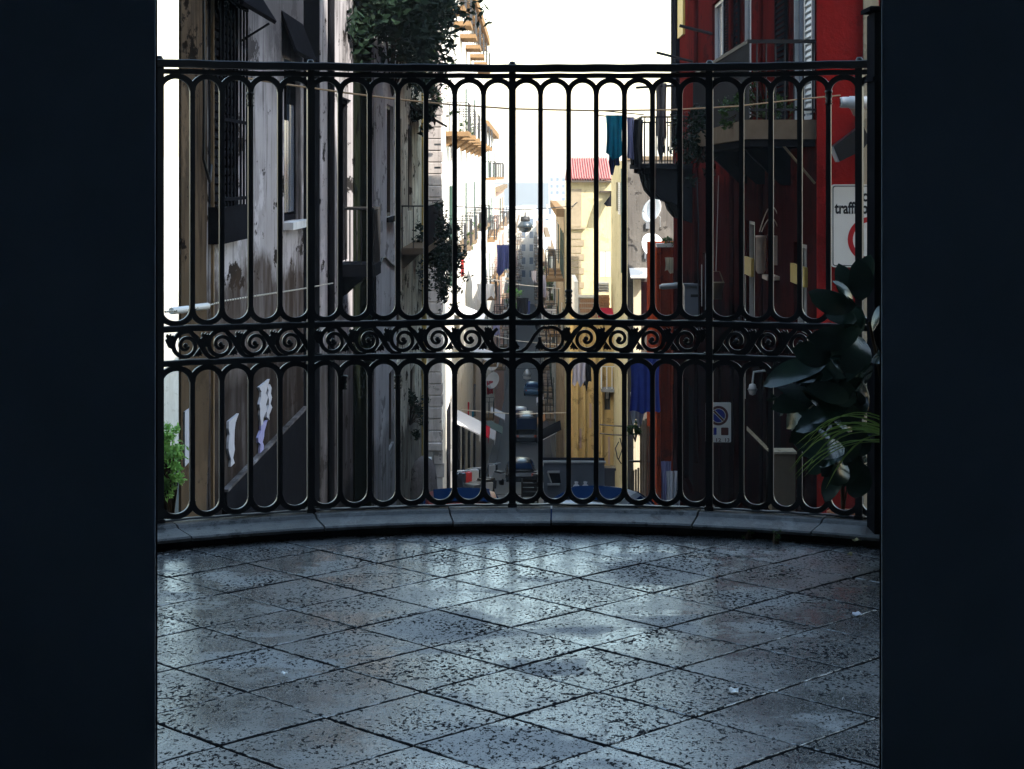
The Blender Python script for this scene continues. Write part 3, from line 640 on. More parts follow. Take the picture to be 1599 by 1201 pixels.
Ch = thing('white_house', 'narrow white plaster house behind the small balcony, cracked and flaking', 'house', S(-2.83,36.6,-5.6))
LC = FL(-2.83); wc = (dl(604,-2.83), dl(614,-2.83), ZE(338,37.7), ZE(165,37.7))
block(Ch, LC, M['wall_c'], 34.02, 39.3, -7.5, 9.6, 3.4, [wc, (37.2,38.6,ZE(700,37.7),ZE(580,37.7))]); window(Ch, LC, *wc, sill='slab_d'); window(Ch, LC, 37.2, 38.6, ZE(700,37.7), ZE(580,37.7))
mb = MB(); mb.tube([LC.p(34.4,.01,ZE(425,34.4)),LC.p(35.2,.02,ZE(404,35.2)),LC.p(36,.02,ZE(402,36)),LC.p(37.4,.02,ZE(412,37.4)),LC.p(39,.02,ZE(418,39))], .02, 5); mb.build('wire', M['wire'], Ch)
Dh = thing('cream_house', 'cream flaking house with a balcony of hanging plants, before the stone pillar', 'house', S(-2.86,45.6,-6.6))
wd = [(dl(617.5), dl(627), ZE(560,41), ZE(185,41)), (dl(637), dl(643), ZE(330,44), ZE(195,44)), (44.2,46,ZE(660,45),ZE(575,45))]
block(Dh, L, M['wall_d'], 39.32, 52.0, -9, 9.8, 4.0, wd)
for w_ in wd: window(Dh, L, *w_)
balcony(Dh, L, 41.2, 49.5, .55, ZE(378,45), .14, 'slab', .95, 'wire', .2)
MB().tube([L.p(48.6,.08,9),L.p(48.6,.08,-6)], .065, 8).build('downpipe', M['shut_y'], Dh)
mb = MB(); z = ZE(190,46); mb.hexa([L.p(44,.004,z+.3),L.p(48,.004,z+.3),L.p(48,.7,z-.1),L.p(44,.7,z-.1),L.p(44,.004,z+.36),L.p(48,.004,z+.36),L.p(48,.72,z-.05),L.p(44,.72,z-.05)]); mb.build('canopy', M['dark'], Dh)
def bushthing(name, label, cl, n, size, mat, seed, base, group=None, cat='plant', ns=7, droop=.4):
    t = thing(name, label, cat, base, group); foliage(t, cl, n, size, mat, seed, droop=droop); r = random.Random(seed)
    stems(t, base, [Vector(c[:3])+Vector((r.gauss(0,.4),r.gauss(0,.4),r.gauss(0,.4)))*c[3] for c in cl for _ in range(ns)], .015 if size < .2 else .03); return t
def SP(X, d, z): q = S(X, d, z); return (q.x, q.y, q.z)
iv = [SP(-2.55,30.2,4.5)+(.75,),SP(-2.5,32.2,4.9)+(.9,),SP(-2.45,34.5,4.7)+(.95,),SP(-2.4,37,4.9)+(1.0,),SP(-2.45,39.5,5.0)+(.95,),SP(-2.5,42.0,5.4)+(.8,),SP(-2.55,44.5,5.6)+(.6,),SP(-2.6,43.0,4.2)+(.55,),SP(-2.6,44.5,3.5)+(.45,),SP(-2.6,44.5,2.9)+(.4,)]
iv = [c+(1.6,) for c in iv]
bushthing('climbing_plant', 'dark climbing plant massed high over the left house fronts', iv, 12000, .19, 'leaf_d', 3, SP(-2.84,38,3.2), cat='plant', ns=3)
bushthing('climbing_plant', 'thin sunlit twigs with yellow green leaves against the rusticated pillar', [SP(-2.5,49,5.0)+(.45,),SP(-2.45,50,4.2)+(.42,),SP(-2.45,50,3.4)+(.4,)], 380, .15, 'leaf', 5, SP(-2.6,49,3.6), cat='plant', ns=8)
bushthing('balcony_plant', 'large dark green plant spilling from the balcony beside the pillar', [SP(-2.3,44.5,.1)+(.5,),SP(-2.25,46.5,-.4)+(.62,),SP(-2.2,48,-.7)+(.62,),SP(-2.15,49.2,-.6)+(.55,),SP(-2.2,48.5,-1.5)+(.42,),SP(-2.2,49,.35)+(.35,)], 3800, .12, 'leaf_d', 8, SP(-2.5,46.5,.05))
bushthing('hanging_plant', 'small dark plant growing from the wall low beside the cream front', [SP(-2.7,43.6,-3.7)+(.28,),SP(-2.7,44.2,-4.2)+(.3,)], 500, .11, 'leaf_d', 9, SP(-2.84,43.8,-4.3))
bushthing('bright_bush', 'bright green bush at the foot of the left corner', [SP(-2.88,14.5,-.42)+(.10,),SP(-2.86,14.5,-.60)+(.12,),SP(-2.84,14.5,-.74)+(.11,),SP(-2.92,14.5,-.55)+(.12,),SP(-2.95,14.5,-.8)+(.12,)], 2400, .045, 'leaf_b', 12, SP(-2.9,14.9,-1.5))
# stone guard at the foot of the cream house
o = MB().lathe(SP(-2.35,41,gz(41)), [(.30,0),(.30,.9),(.27,1.3),(.18,1.5),(.08,1.58),(.001,1.6)], 14).build('guard_stone', M['rustic']); tag(o, 'round topped stone guard standing low against the cream house', 'bollard')

Fh = thing('pillared_house', 'tall white sunlit house with a rusticated stone corner pillar', 'house', S(-2.76,80,-12))
LF = FL(-2.76); FF = FC(58.0)
fw = []
for row, zs in enumerate((5.5,1.4,-2.6,-6.4)):
    for k in range(7):
        a = 61.2+6.1*k
        if row < 3 or k % 2: fw.append((a, a+1.1, EYE+zs, EYE+zs+2.25, row, k))
block(Fh, LF, M['white_house'], 58.0, 104, -16, EYE+7.6, 8, [x[:4] for x in fw])
for x in fw:
    f = window(Fh, LF, *x[:4], pane='pane_blue' if x[5]%2 else 'pane', frame='frame_w', mull=False)
    if x[4] in (1,2) and x[5]%3 != 1: shutter(f, LF, x[0]-.6, x[0]-.02, x[2], x[3], .01, 'shut_g' if x[5]%2 else 'shut_w', 10)
    if not (x[4] == 3): balcony(Fh, LF, x[0]-.6, x[1]+.7, .62 if x[4]!=1 else .75, x[2], .16, 'brownslab' if x[4] in (0,1) else 'slab', .95, 'wire', .3, .012, x[4] == 1)
mb = MB(); LF.box(mb, 57.8, 104.2, .003, .5, EYE+7.2, EYE+7.62); LF.box(mb, 57.8, 104.2, .003, .3, EYE+6.9, EYE+7.198); mb.build('cornice', M['brownslab'], Fh)
rs = random.Random(5)
zs0 = ZE(690,58); kblk = 0; bm_ = []
for v in range(4):
    e = [rs.uniform(-.012,.012) for _ in range(6)]
    mb = MB(); mb.bevbox(-.24+e[0],.24+e[1],-.34,.338,0,.348,.0); 
    bm = bmesh.new(); me = bpy.data.meshes.new('stone_block'); me.from_pydata(mb.v,[],mb.f); bm.from_mesh(me)
    bmesh.ops.remove_doubles(bm, verts=bm.verts, dist=1e-5); bmesh.ops.bevel(bm, geom=bm.edges[:], offset=.022, segments=1, affect='EDGES'); bm.to_mesh(me); bm.free(); me.materials.append(M['rustic']); bm_.append(me)
pc = S(-3.0,58.25)-ROOT[Fh.name]
for k in range(48):
    z = zs0+.364*k-.0
    if z > EYE+6.8: break
    o = link('stone_block', bm_[k%4], Fh); o.location = (pc.x+rs.uniform(-.008,.008), pc.y+rs.uniform(-.012,.012), z-ROOT[Fh.name].z); o.rotation_euler = (0,0,-SA)
FF.box(MB(), -3.3, -2.74, .0, .38, zs0-.22, zs0-.012).build('ledge', M['rustic'], Fh)
mb = MB()
for k in range(9):
    for j in range(2):
        z = zs0-.24-.42*(k+1); x = -3.28+.28*j+(.05 if k%2 else 0); FF.box(mb, x+.006, x+.27, .002, .26+rs.uniform(0,.05), z+.01, z+.41)
mb.build('base_stones', M['rustic'], Fh, kind='stuff')
for y in (226,262): FF.box(MB(), -2.98, -2.78, .31, .36, ZE(y+1.5,58), ZE(y-1.5,58)).build('iron_tie', M['wire'], Fh)  # dark bars standing in for the shade inside narrow slits
MB().tube([LF.p(63,.09,EYE-3.8),LF.p(63,.09,EYE-.4)], .075, 8).build('downpipe', M['shut_g'], Fh); MB().tube([LF.p(63,.09,EYE-.38),LF.p(63,.09,EYE+7)], .045, 8).build('downpipe', M['wall_c'], Fh)
q = FF; o = FF.box(MB(), -3.2, -3.06, .34, .36, ZE(733,58), ZE(711,58)).build('street_plate', M['wh'])
tag(o, 'small white and blue plate on the stone pillar above the red car', 'plate'); FF.box(MB(), -3.185,-3.075,.3602,.366,ZE(724,58),ZE(714,58)).build('plate_panel', M['sign_b'], o)

# far houses down both sides
def farhouse(name, label, side, X, d0, d1, ztop, mat, seed, bal='slab', n=None, group=None, W=8, shut=('shut_g','shut_w')):
    r = random.Random(seed); F = FL(X) if side < 0 else FR(X); zb = gz(d1)-3
    t = thing(name, label, 'house', S(X,(d0+d1)/2,gz((d0+d1)/2)), group)
    ops = []; step = 3.6 if d0 < 160 else 7.0; z = EYE+ztop-3.2
    while z > gz(d0)+3:
        a = d0+1.0
        while a < d1-1.6:
            if r.random() < .85: ops.append((a, a+1.15, z, z+2.1))
            a += step
        z -= 3.5
    block(t, F, M[mat], d0+.01, d1-.01, zb, EYE+ztop, W, ops)
    for o_ in ops:
        f = window(t, F, *o_, pane=r.choice(('pane','pane_blue')), frame='frame_w', mull=False)
        if r.random() < .5 and d0 < 260: shutter(f, F, o_[0]-.55, o_[0]-.02, o_[2], o_[3], .01, r.choice(shut), 6)
        if r.random() < .55: balcony(t, F, o_[0]-.5, o_[1]+.5, r.uniform(.55,.9), o_[2], .15, bal, .95, 'wire', .45, .018, False)
    F.box(MB(), d0, d1, .003, .35, EYE+ztop-.35, EYE+ztop+.02).build('cornice', M[bal], t)
    return t
farhouse('white_house', 'white house after the pillared one, brown balconies catching the sun', -1, -2.7, 104, 140, 3.0, 'white_house', 21, 'brownslab')
farhouse('rose_house', 'rose house on the left beyond the white ones', -1, -2.62, 140, 185, -1.0, 'pink_house', 22)
farhouse('pale_house', 'pale grey house on the left where the street flattens', -1, -2.7, 185, 260, -4.5, 'grey_house', 23)
farhouse('far_house', 'distant cream house on the left fading in the haze', -1, -2.5, 260, 390, -8.5, 'cream_house', 24)
farhouse('far_house', 'farthest white house on the left, nearly lost in haze', -1, -2.3, 390, 640, -11, 'white_house', 25)
farhouse('tan_house', 'tan house with jutting balconies right behind the yellow one', 1, 1.55, 85, 112, -1.6, 'tan_house', 31, 'brownslab')
farhouse('grey_far_house', 'grey house on the right beyond the tan balconies', 1, 1.5, 112, 160, -4.6, 'grey_house', 32)
farhouse('cream_far_house', 'cream house on the right lower down the slope', 1, 1.4, 160, 240, -7.6, 'cream_house', 33)
farhouse('far_house', 'distant rose house on the right side of the street', 1, 1.5, 240, 380, -9.5, 'pink_house', 34)
farhouse('far_house', 'distant pale house on the right, last one before the haze', 1, 1.6, 380, 640, -12, 'grey_house', 35)
def tower(label, X, d, wd, dp, ztop, mat, fl=9, cols=4):
    t = thing('tower_block', label, 'building', S(X,d,-36), 'hazy blocks at the end of the street'); F = FC(d); z0 = -37
    ops = [(X-wd/2+wd*(k+.2)/cols, X-wd/2+wd*(k+.75)/cols, EYE+ztop-3*(i+1)+.6, EYE+ztop-3*(i+1)+2.3) for i in range(fl) for k in range(cols)]
    block(t, F, M[mat], X-wd/2, X+wd/2, z0, EYE+ztop, dp, ops)
    for o_ in ops: window(t, F, *o_, pane='pane_blue', frame='frame_w', mull=False)
    F.box(MB(), X-wd/4, X+wd/8, -dp*.6, -dp*.2, EYE+ztop+.004, EYE+ztop+2.2).build('roof_house', M[mat], t)
tower('pale sunlit house where the street bends out of sight', .3, 430, 9, 10, -9.5, 'white_house', 5, 5)
tower('narrow cream house behind the bend, right of the pale one', 6.5, 455, 5, 8, -7.5, 'cream_house', 6, 3)
tower('tall pale tower block fading in haze above the right roofs', 12.5, 850, 8, 10, -1.0, 'grey_house', 10, 3)
tower('lower hazy block standing before the tall tower', 9, 760, 8.5, 10, -16, 'cream_house', 5, 4)
tower('long hazy block closing the end of the street', -1.5, 1150, 22, 12, -27, 'grey_house', 3, 8)
tower('bluish hazy block at the left of the street end', -9, 980, 9, 10, -21, 'grey_house', 4, 4)
# pale house far left, seen past the corner of the stained house
t = thing('pale_left_house', 'pale sunlit house far behind the left corner and bright bush', 'house', S(-27,133,-24)); block(t, FC(130), M['white_house'], -36, -23.8, -32, ZE(246,130), 6, [(-30.5,-29,-8,-5.5)]); window(t, FC(130), -30.5,-29,-8,-5.5)
# ------------------------------------------------------------------ right side of the street
XR1 = 3.853; R = FR(XR1)
def dr(px, X=XR1): return FPX*X/(px-828.0)
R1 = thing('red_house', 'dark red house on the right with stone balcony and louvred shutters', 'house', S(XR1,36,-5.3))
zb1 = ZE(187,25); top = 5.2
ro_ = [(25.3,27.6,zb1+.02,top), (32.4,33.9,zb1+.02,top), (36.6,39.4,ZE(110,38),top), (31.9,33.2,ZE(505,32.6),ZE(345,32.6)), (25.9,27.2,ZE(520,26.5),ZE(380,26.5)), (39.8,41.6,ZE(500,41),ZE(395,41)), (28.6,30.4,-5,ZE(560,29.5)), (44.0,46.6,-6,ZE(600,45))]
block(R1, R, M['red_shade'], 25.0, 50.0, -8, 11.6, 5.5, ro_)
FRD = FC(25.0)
mb = MB(); FRD.box(mb, XR1-.004, 9.4, .001, .05, -8, 4.25); mb.build('front_wall', M['red'], R1); FRD.box(MB(), XR1-.004, 9.4, .001, .05, 4.42, 11.6).build('front_wall', M['red_shade'], R1, 'dark oxblood upper front wall'); FRD.box(MB(), XR1-.02, 9.4, .001, .12, 4.252, 4.418).build('string_course', M['slab'], R1)  # unseen upper wall darkened, string course added, to keep red reflections off the floor
FRD.box(MB(), 4.463, 4.66, .051, .115, -3, 4.249).build('pilaster', M['cream_pil'], R1); FRD.box(MB(), 4.44, 4.69, .05, .17, -8, -3.002).build('pilaster_base', M['slab'], R1)
for i, o_ in enumerate(ro_[:6]):
    f = window(R1, R, *o_, pane='pane_blue' if i < 3 else 'pane', frame='frame_w')
for o_ in ro_[6:]: R.box(MB(), o_[0]+.01, o_[1]-.01, -.2, -.12, o_[2], o_[3]-.01).build('door', M['dark'], R1)
shutter(R1, R, 25.06, 25.75, zb1+.1, top, .02, 'frame_w', 30); shutter(R1, R, 27.7, 28.9, zb1+.1, top, .02, 'shut_d', 30)
shutter(R1, R, 34.0, 34.7, zb1+.1, top, .02, 'shut_d', 24); shutter(R1, R, 35.7, 36.5, ZE(110,38), top, .02, 'shut_d', 24)
# white louvre leaves standing open from the wall
def leafopen(d, px0, px1, y0, y1, mat='shut_w', n=16): F = FC(d); a = [(p-828)/FPX*d for p in (px0,px1)]; return shutter(R1, F, a[0], a[1], ZE(y1,d), ZE(y0,d), 0, mat, n)
leafopen(33.25, 1163, 1175, 430, 500); leafopen(27.3, 1251, 1262, 452, 510); leafopen(41.7, 1095, 1102, 413, 478); leafopen(33.3, 1163, 1171, 578, 622, n=12)
R.box(MB(), 32.0, 33.0, .004, .05, ZE(430,32.5), ZE(402,32.5)).build('panel', M['shut_y'], R1); R.box(MB(), 25.8, 27.2, .004, .05, ZE(444,26.5), ZE(414,26.5)).build('panel', M['shut_y'], R1)
R.box(MB(), 46.2, 48.0, .004, .06, ZE(57,47), 8).build('shutter', M['shut_y'], R1); R.box(MB(), 47.9, 49.6, .004, .1, ZE(230,48.5), 9).build('shutter', M['shut_d'], R1)
for d_, r_ in ((30.6,.04),(35.1,.05),(42.6,.05)): MB().tube([R.p(d_,.06,11),R.p(d_,.06,-5)], r_, 7).build('downpipe', M['red_shade'], R1)
for pts in ([(43,.03,3.4),(42.5,.03,1.2),(42.2,.03,.5),(42.4,.03,-.4),(42.0,.03,-2)], [(34,.03,1.2),(33.6,.03,-.2),(33.9,.03,-1.5)]): MB().tube([R.p(*p) for p in pts], .015, 5).build('wire', M['wire'], R1)
# stone balcony
bo = .95; s = R.box(MB(), 25.02, 33.5, .004, bo, zb1-.26, zb1).build('balcony', M['slab'], R1, 'stone balcony slab with dark underside')
mb = MB(); R.box(mb, 25.02, 33.5, bo-.06, bo-.02, zb1+1.03, zb1+1.08); R.box(mb, 25.02, 25.07, .01, bo-.061, zb1+1.03, zb1+1.08); R.box(mb, 25.02, 25.05, .01, bo-.061, zb1+.12, zb1+.15)
for i in range(60): a = 25.06+i*.143; mb.tube([R.p(a,bo-.04,zb1),R.p(a,bo-.04,zb1+1.03)], .011, 4, False, False)
for i in range(7): b = .05+i*.125; mb.tube([R.p(25.045,b,zb1),R.p(25.045,b,zb1+1.03)], .011, 4, False, False)
mb.build('balcony_rail', M['wire'], s)
R.box(MB(), 25.04, 33.4, .02, .9, zb1-.36, zb1-.262).build('soffit', M['dark'], s)  # near-black sheet, painting the shade under the balcony
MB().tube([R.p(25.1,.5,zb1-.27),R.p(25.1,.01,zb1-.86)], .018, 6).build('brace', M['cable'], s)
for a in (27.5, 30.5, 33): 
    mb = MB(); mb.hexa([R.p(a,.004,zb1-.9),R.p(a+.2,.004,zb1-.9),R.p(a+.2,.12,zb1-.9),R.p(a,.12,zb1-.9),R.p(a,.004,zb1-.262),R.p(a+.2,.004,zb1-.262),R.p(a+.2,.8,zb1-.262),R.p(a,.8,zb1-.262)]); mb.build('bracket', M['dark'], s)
def bp(a, b, z): q = R.p(a,b,z); return (q.x,q.y,q.z)
bushthing('balcony_plant', 'leafy plant hanging through the stone balcony rail', [bp(25.4,.5,zb1+.25)+(.2,),bp(25.5,.62,zb1+.18)+(.18,),bp(26.2,.85,zb1+.3)+(.26,),bp(26.8,.9,zb1-.02)+(.2,),bp(25.4,.85,zb1+.45)+(.18,)], 1300, .07, 'leaf', 41, bp(25.6,.6,zb1+.02), 'plants on the stone balcony')
bushthing('balcony_plant', 'dark green trailing plant at the far end of the stone balcony', [bp(30.5,.95,zb1+.1)+(.34,),bp(32,1.0,zb1-.1)+(.42,),bp(33,1.0,zb1-.15)+(.4,),bp(31.5,1.0,zb1-.5)+(.3,)], 1900, .09, 'leaf_d', 42, bp(31.5,.7,zb1+.02), 'plants on the stone balcony')
# iron balcony with the washing
zb2 = ZE(256,46); b2 = 1.25
s = R.box(MB(), 44.0, 48.6, .004, b2, zb2-.12, zb2).build('balcony', M['slab_d'], R1)
mb = MB(); R.box(mb, 44, 48.6, b2-.05, b2-.02, zb2+1.08, zb2+1.12); R.box(mb, 44, 44.03, .01, b2-.051, zb2+1.08, zb2+1.12); R.box(mb, 48.57, 48.6, .01, b2-.051, zb2+1.08, zb2+1.12)
for i in range(30): a = 44.05+i*.155; mb.tube([R.p(a,b2-.035,zb2),R.p(a,b2-.035+.06*math.sin(2.2),zb2+.4),R.p(a,b2-.035,zb2+1.08)], .013, 4, False, False)
for i in range(9): b = .06+i*.135; mb.tube([R.p(44.015,b,zb2),R.p(44.015,b,zb2+1.08)], .013, 4, False, False); mb.tube([R.p(48.585,b,zb2),R.p(48.585,b,zb2+1.08)], .013, 4, False, False)
mb.build('balcony_rail', M['wire'], s)
for a in (44.15, 46.1, 48.1):
    pl = [(0,0),(1.15,0),(1.15,-.1),(1.02,-.13),(.98,-.3),(.9,-.55),(.72,-.75),(.5,-.8),(.36,-.86),(.3,-1.05),(.14,-1.25),(0,-1.3)]
    MB().prism([(b,z+zb2-.122) for b, z in pl], lambda b,z,d: R.p(a+d,.004+b,z), 0, .28).build('bracket', M['slab_d'], s)
mb = MB(); mb.tube([R.p(44.2,b2-.1,zb2+1.16),R.p(44.2,b2+.95,zb2+1.26)], .014, 5); mb.tube([R.p(47.6,b2-.1,zb2+1.16),R.p(47.6,b2+.95,zb2+1.26)], .014, 5); mb.build('clothes_arm', M['wire'], s)
# drying rods higher up
for i, (p0, p1, d_) in enumerate((((1025,82),(1092,99),44.0), ((1061,40),(1112,53),38.0), ((993,137),(1062,133),46.0))):
    o = MB().tube([P(*p0,d_), P(*p1,d_)], .035, 6).build('drying_rod', M['wire']); tag(o, ('long black drying rod jutting against the sky', 'short black rod beside the yellow shutter', 'level black rod above the hanging grey cloth')[i], 'rod', 'drying rods on the red house')
FCl = FC(44.6)
def cl(name, label, mat, px0, px1, y0, y1, d, **k): F = FC(d); return cloth(name, label, mat, F, (px0-828)/FPX*d, (px1-828)/FPX*d, ZE(y0,d), ZE(y1,d), **k)
cl('turquoise_garment', 'bright turquoise garment pegged at the end of the balcony line', 'turq', 946, 972, 180, 244, 45.0, folds=3, seed=1, ragged=.12)
cl('jeans', 'dark blue trouser legs dangling under the turquoise garment', 'navy', 950, 968, 238, 262, 45.1, folds=3, seed=2, ragged=.16)
cl('lilac_shirt', 'lilac shirt between the turquoise garment and black coat', 'lilac', 979, 990, 183, 245, 45.0, folds=2, seed=3)
cl('black_coat', 'black coat hanging before the iron balcony', 'black_cloth', 987, 1004, 187, 255, 45.0, folds=2, seed=4)
cl('grey_cloth', 'long grey brown cloth hanging above the iron balcony', 'grey_cloth', 1024, 1041, 130, 215, 46.0, folds=2, seed=5, ragged=.1)
cl('dark_cloth', 'small brown cloth under the long grey one', 'grey_cloth', 1026, 1038, 208, 240, 46.1, folds=2, seed=6, ragged=.2)
cl('blue_sheet', 'royal blue sheet hanging low before the weathered board fence', 'blue_cloth', 983, 1031, 551, 640, 47.0, folds=4, seed=7, amp=.08)
cl('white_linen', 'white linen hanging below the blue sheet', 'white_cloth', 984, 1006, 612, 655, 47.4, folds=3, seed=8, ragged=.2)
cl('mauve_shirt', 'mauve grey shirt hanging against the ochre wall', 'mauve_cloth', 893, 915, 563, 597, 66.0, folds=3, seed=9, ragged=.15)
cl('black_trousers', 'black trousers beside the mauve shirt', 'black_cloth', 911, 924, 563, 602, 66.1, folds=2, seed=10, ragged=.3)
cl('fringed_cloth', 'cream fringed cloth hanging on the orange red wall', 'fringe', 1038, 1058, 402, 424, 50.5, folds=6, seed=11, ragged=.1, group='laundry hanging over the street')
cl('striped_washing', 'white and violet washing hung low at the foot of the red house', 'white_cloth', 1040, 1062, 735, 790, 33.0, folds=4, seed=12, ragged=.15)
cl('violet_washing', 'violet cloth hung low behind the white washing', 'lilac', 1032, 1048, 720, 785, 33.3, folds=4, seed=13, ragged=.15)
# small things fixed to the red house
lt = thing('tin_lantern', 'rusty tin lantern box with looped wires on the red wall', 'lantern', tuple(P(1200,400,29.0)))
q = P(1188,398,29); mb = MB(); mb.lathe((q.x,q.y,q.z), [(.001,.30),(.085,.30),(.085,.27),(.078,.265),(.078,-.24),(.06,-.27),(.05,-.29),(.001,-.29)], 14); mb.build('canister', M['copper'], lt)
q = P(1213,392,29); mb = MB(); mb.bevbox(q.x-.09,q.x+.07,q.y-.06,q.y+.06,q.z-.22,q.z+.24,.01); mb.box(q.x-.05,q.x-.02,q.y-.068,q.y-.061,q.z-.1,q.z+.12); mb.build('meter_box', M['copper'], lt)
mb = MB()
for k, (h, off) in enumerate(((.48,0),(.32,.05))):
    c = P(1186+k*3,362,29); e = P(1226,395+15*k,29); pts = []
    for j in range(13): u = j/12; pts.append((c.x+(e.x-c.x)*u, c.y-.02*k, c.z+(e.z-c.z)*u**2+h*math.sin(PI*u*.9)))
    mb.tube(pts, .009, 5)
mb.build('wire_loop', M['copper'], lt); R.box(MB(), 28.7, 29.3, .003, .2, ZE(436,29), ZE(430,29)).build('shelf', M['copper'], lt)
bx = thing('meter_cabinet', 'grey enamel meter cabinet on the red wall below the pipe', 'cabinet', tuple(P(1083,470,42.4)))
q0, q1 = P(1069,496,42.4), P(1097,446,42.4); mb = MB(); mb.box(q0.x,q1.x,q0.y,q0.y+.3,q0.z,q1.z).box(q0.x-.02,q1.x+.02,q0.y-.05,q0.y+.3,q1.z,q1.z+.04); mb.build('body', M['greybox'], bx); MB().box(q0.x+.14,q1.x-.06,q0.y-.012,q0.y-.001,q1.z-.26,q1.z-.2).build('slot', M['wire'], bx)
q = P(1030,448,47); o = MB().tube([q, q+Vector((.06,0,.005)), q+Vector((.06,0,.005)), q+Vector((.85,.2,.05))], [.055,.055,.075,.075], 10).build('vent_pipe', M['steel']); tag(o, 'pale grey vent pipe jutting sideways from the red wall', 'pipe')
cc = thing('security_camera', 'white security camera on the red front wall above the zone sign', 'camera', tuple(P(1335,160,24.6)))
q = P(1312,160,24.5); MB().lathe((q.x,q.y,q.z), [(.001,0),(.07,0),(.075,.03),(.075,.12),(.085,.121),(.085,.42),(.001,.43)], 14, 'x').build('housing', M['wh'], cc)
MB().lathe((q.x-.004,q.y,q.z), [(.001,0),(.055,0),(.055,.003)], 14, 'x').build('lens', M['pane'], cc)
MB().tube([P(1330,166,24.55),P(1336,178,24.6),P(1345,185,24.9)], .035, 8).build('bracket', M['copper'], cc)
fl_ = thing('floodlight', 'black floodlight tilted down between the security camera and zone sign', 'floodlight', tuple(P(1328,220,24.6)))
a, b = P(1304,240,24.6), P(1350,208,24.6); ux = (b-a).normalized(); uz = Vector((-ux.z,0,ux.x)); mb = MB()
pts = [(-.03,-.11),(.30,-.16),(.46,-.10),(.50,.12),(.02,.10)]; mb.prism(pts, lambda x,z,d: a+ux*x+uz*z+Vector((0,d,0)), -.13, .13); mb.build('housing', M['sign_k'], fl_)
MB().prism([(-.045,-.105),(-.031,-.11),(.015,.10),(.0,.105)], lambda x,z,d: a+ux*x+uz*z+Vector((0,d,0)), -.12,.12).build('lens', M['frame_w'], fl_)
MB().tube([P(1345,220,24.65),P(1350,205,24.9)], .02, 6).build('bracket', M['sign_k'], fl_)
pt = thing('stone_planter', 'pale stone planter at the foot of the dark red house', 'planter', tuple(P(1224,720,26))); q0, q1 = P(1205,800,26), P(1242,709,26)
mb = MB(); mb.bevbox(q0.x,q1.x,26,26.35,q0.z,q1.z,.01); mb.build('box', M['slab'], pt); MB().box(q0.x-.02,q1.x+.02,25.98,26.37,q1.z+.002,q1.z+.03).build('rim', M['cream_pil'], pt)
o = MB().hexa([P(1166,672,28),P(1198,704,27.4),P(1198,704,27.6),P(1166,672,28.2),P(1166,665,28),P(1198,697,27.4),P(1198,697,27.6),P(1166,665,28.2)]).build('stair_rail', M['cream_pil']); tag(o, 'slanting pale stair rail on the dark red house above the planter', 'rail')
wl = thing('wall_lamp', 'small white wall lamp beside the lower louvred shutter', 'lamp', tuple(P(1175,608,30))); q = P(1175,608,30)
MB().lathe((q.x,q.y,q.z), [(.001,.1),(.05,.08),(.07,.0),(.05,-.08),(.001,-.1)], 12).build('globe', M['wh'], wl); MB().tube([q+Vector((0,0,.1)), q+Vector((.02,0,.28)), q+Vector((.3,.1,.3))], .018, 6).build('arm', M['frame_w'], wl); MB().lathe((q.x,q.y,q.z), [(.075,.012),(.08,.0),(.075,-.012)], 12).build('band', M['steel'], wl)
bk = thing('wicker_basket', 'small wicker basket hanging on a cord under the stone balcony', 'basket', tuple(P(1118,452,31))); q = P(1118,452,31); mb = MB(); mb.lathe((q.x,q.y,q.z), [(.001,-.16),(.1,-.16),(.14,.1),(.15,.12),(.13,.12),(.001,.05)], 12); mb.build('body', M['timber'], bk); MB().tube([q+Vector((-.13,0,.1)), q+Vector((-.06,0,.3)), q+Vector((.06,0,.3)), q+Vector((.13,0,.1))], .01, 5).build('handle', M['timber'], bk)
MB().tube([q+Vector((0,0,.3)), q+Vector((.05,.05,1.9))], .006, 4).build('cord', M['rope'], bk)
# ---- signs
def disc(mb, F, a, z, r, b, n=40, r0=0):
    if r0 == 0: mb.add([F.p(a+r*math.cos(2*PI*k/n), b, z+r*math.sin(2*PI*k/n)) for k in range(n)], [tuple(range(n))])
    else:
        mb.add([F.p(a+q*math.cos(2*PI*k/n), b, z+q*math.sin(2*PI*k/n)) for q in (r,r0) for k in range(n)], [(k,(k+1)%n,n+(k+1)%n,n+k) for k in range(n)])
def rrect(a0, a1, z0, z1, r, n=5):
    p = []
    for cx, cz, q0 in ((a1-r,z1-r,0),(a0+r,z1-r,90),(a0+r,z0+r,180),(a1-r,z0+r,270)):
        for k in range(n+1): q = math.radians(q0+90*k/n); p.append((cx+r*math.cos(q), cz+r*math.sin(q)))
    return p
def ringpoly(mb, F, p_out, p_in, b):
    n = len(p_out); mb.add([F.p(x,b,z) for x,z in p_out]+[F.p(x,b,z) for x,z in p_in], [(k,(k+1)%n,n+(k+1)%n,n+k) for k in range(n)])
def lettering(txt, F, a0, z0, height, b, mat, parent, width=None, bold=.0):
    cu = bpy.data.curves.new('lettering','FONT'); cu.body = txt; cu.size = 1; cu.offset = bold; cu.resolution_u = 3
    o = bpy.data.objects.new('lettering', cu); col.objects.link(o); bpy.context.view_layer.update()
    me = bpy.data.meshes.new_from_object(o.evaluated_get(bpy.context.evaluated_depsgraph_get())); bpy.data.objects.remove(o); bpy.data.curves.remove(cu)
    X = [v.co.x for v in me.vertices]; x0, x1 = min(X), max(X); sx = (width/(x1-x0)) if width else height
    off = ROOT.get(parent.name, Vector((0,0,0)))
    for v in me.vertices: v.co = F.p(a0+(v.co.x-x0)*sx, b, z0+v.co.y*height)-off
    me.materials.clear(); me.materials.append(M[mat]); return link('lettering', me, parent)
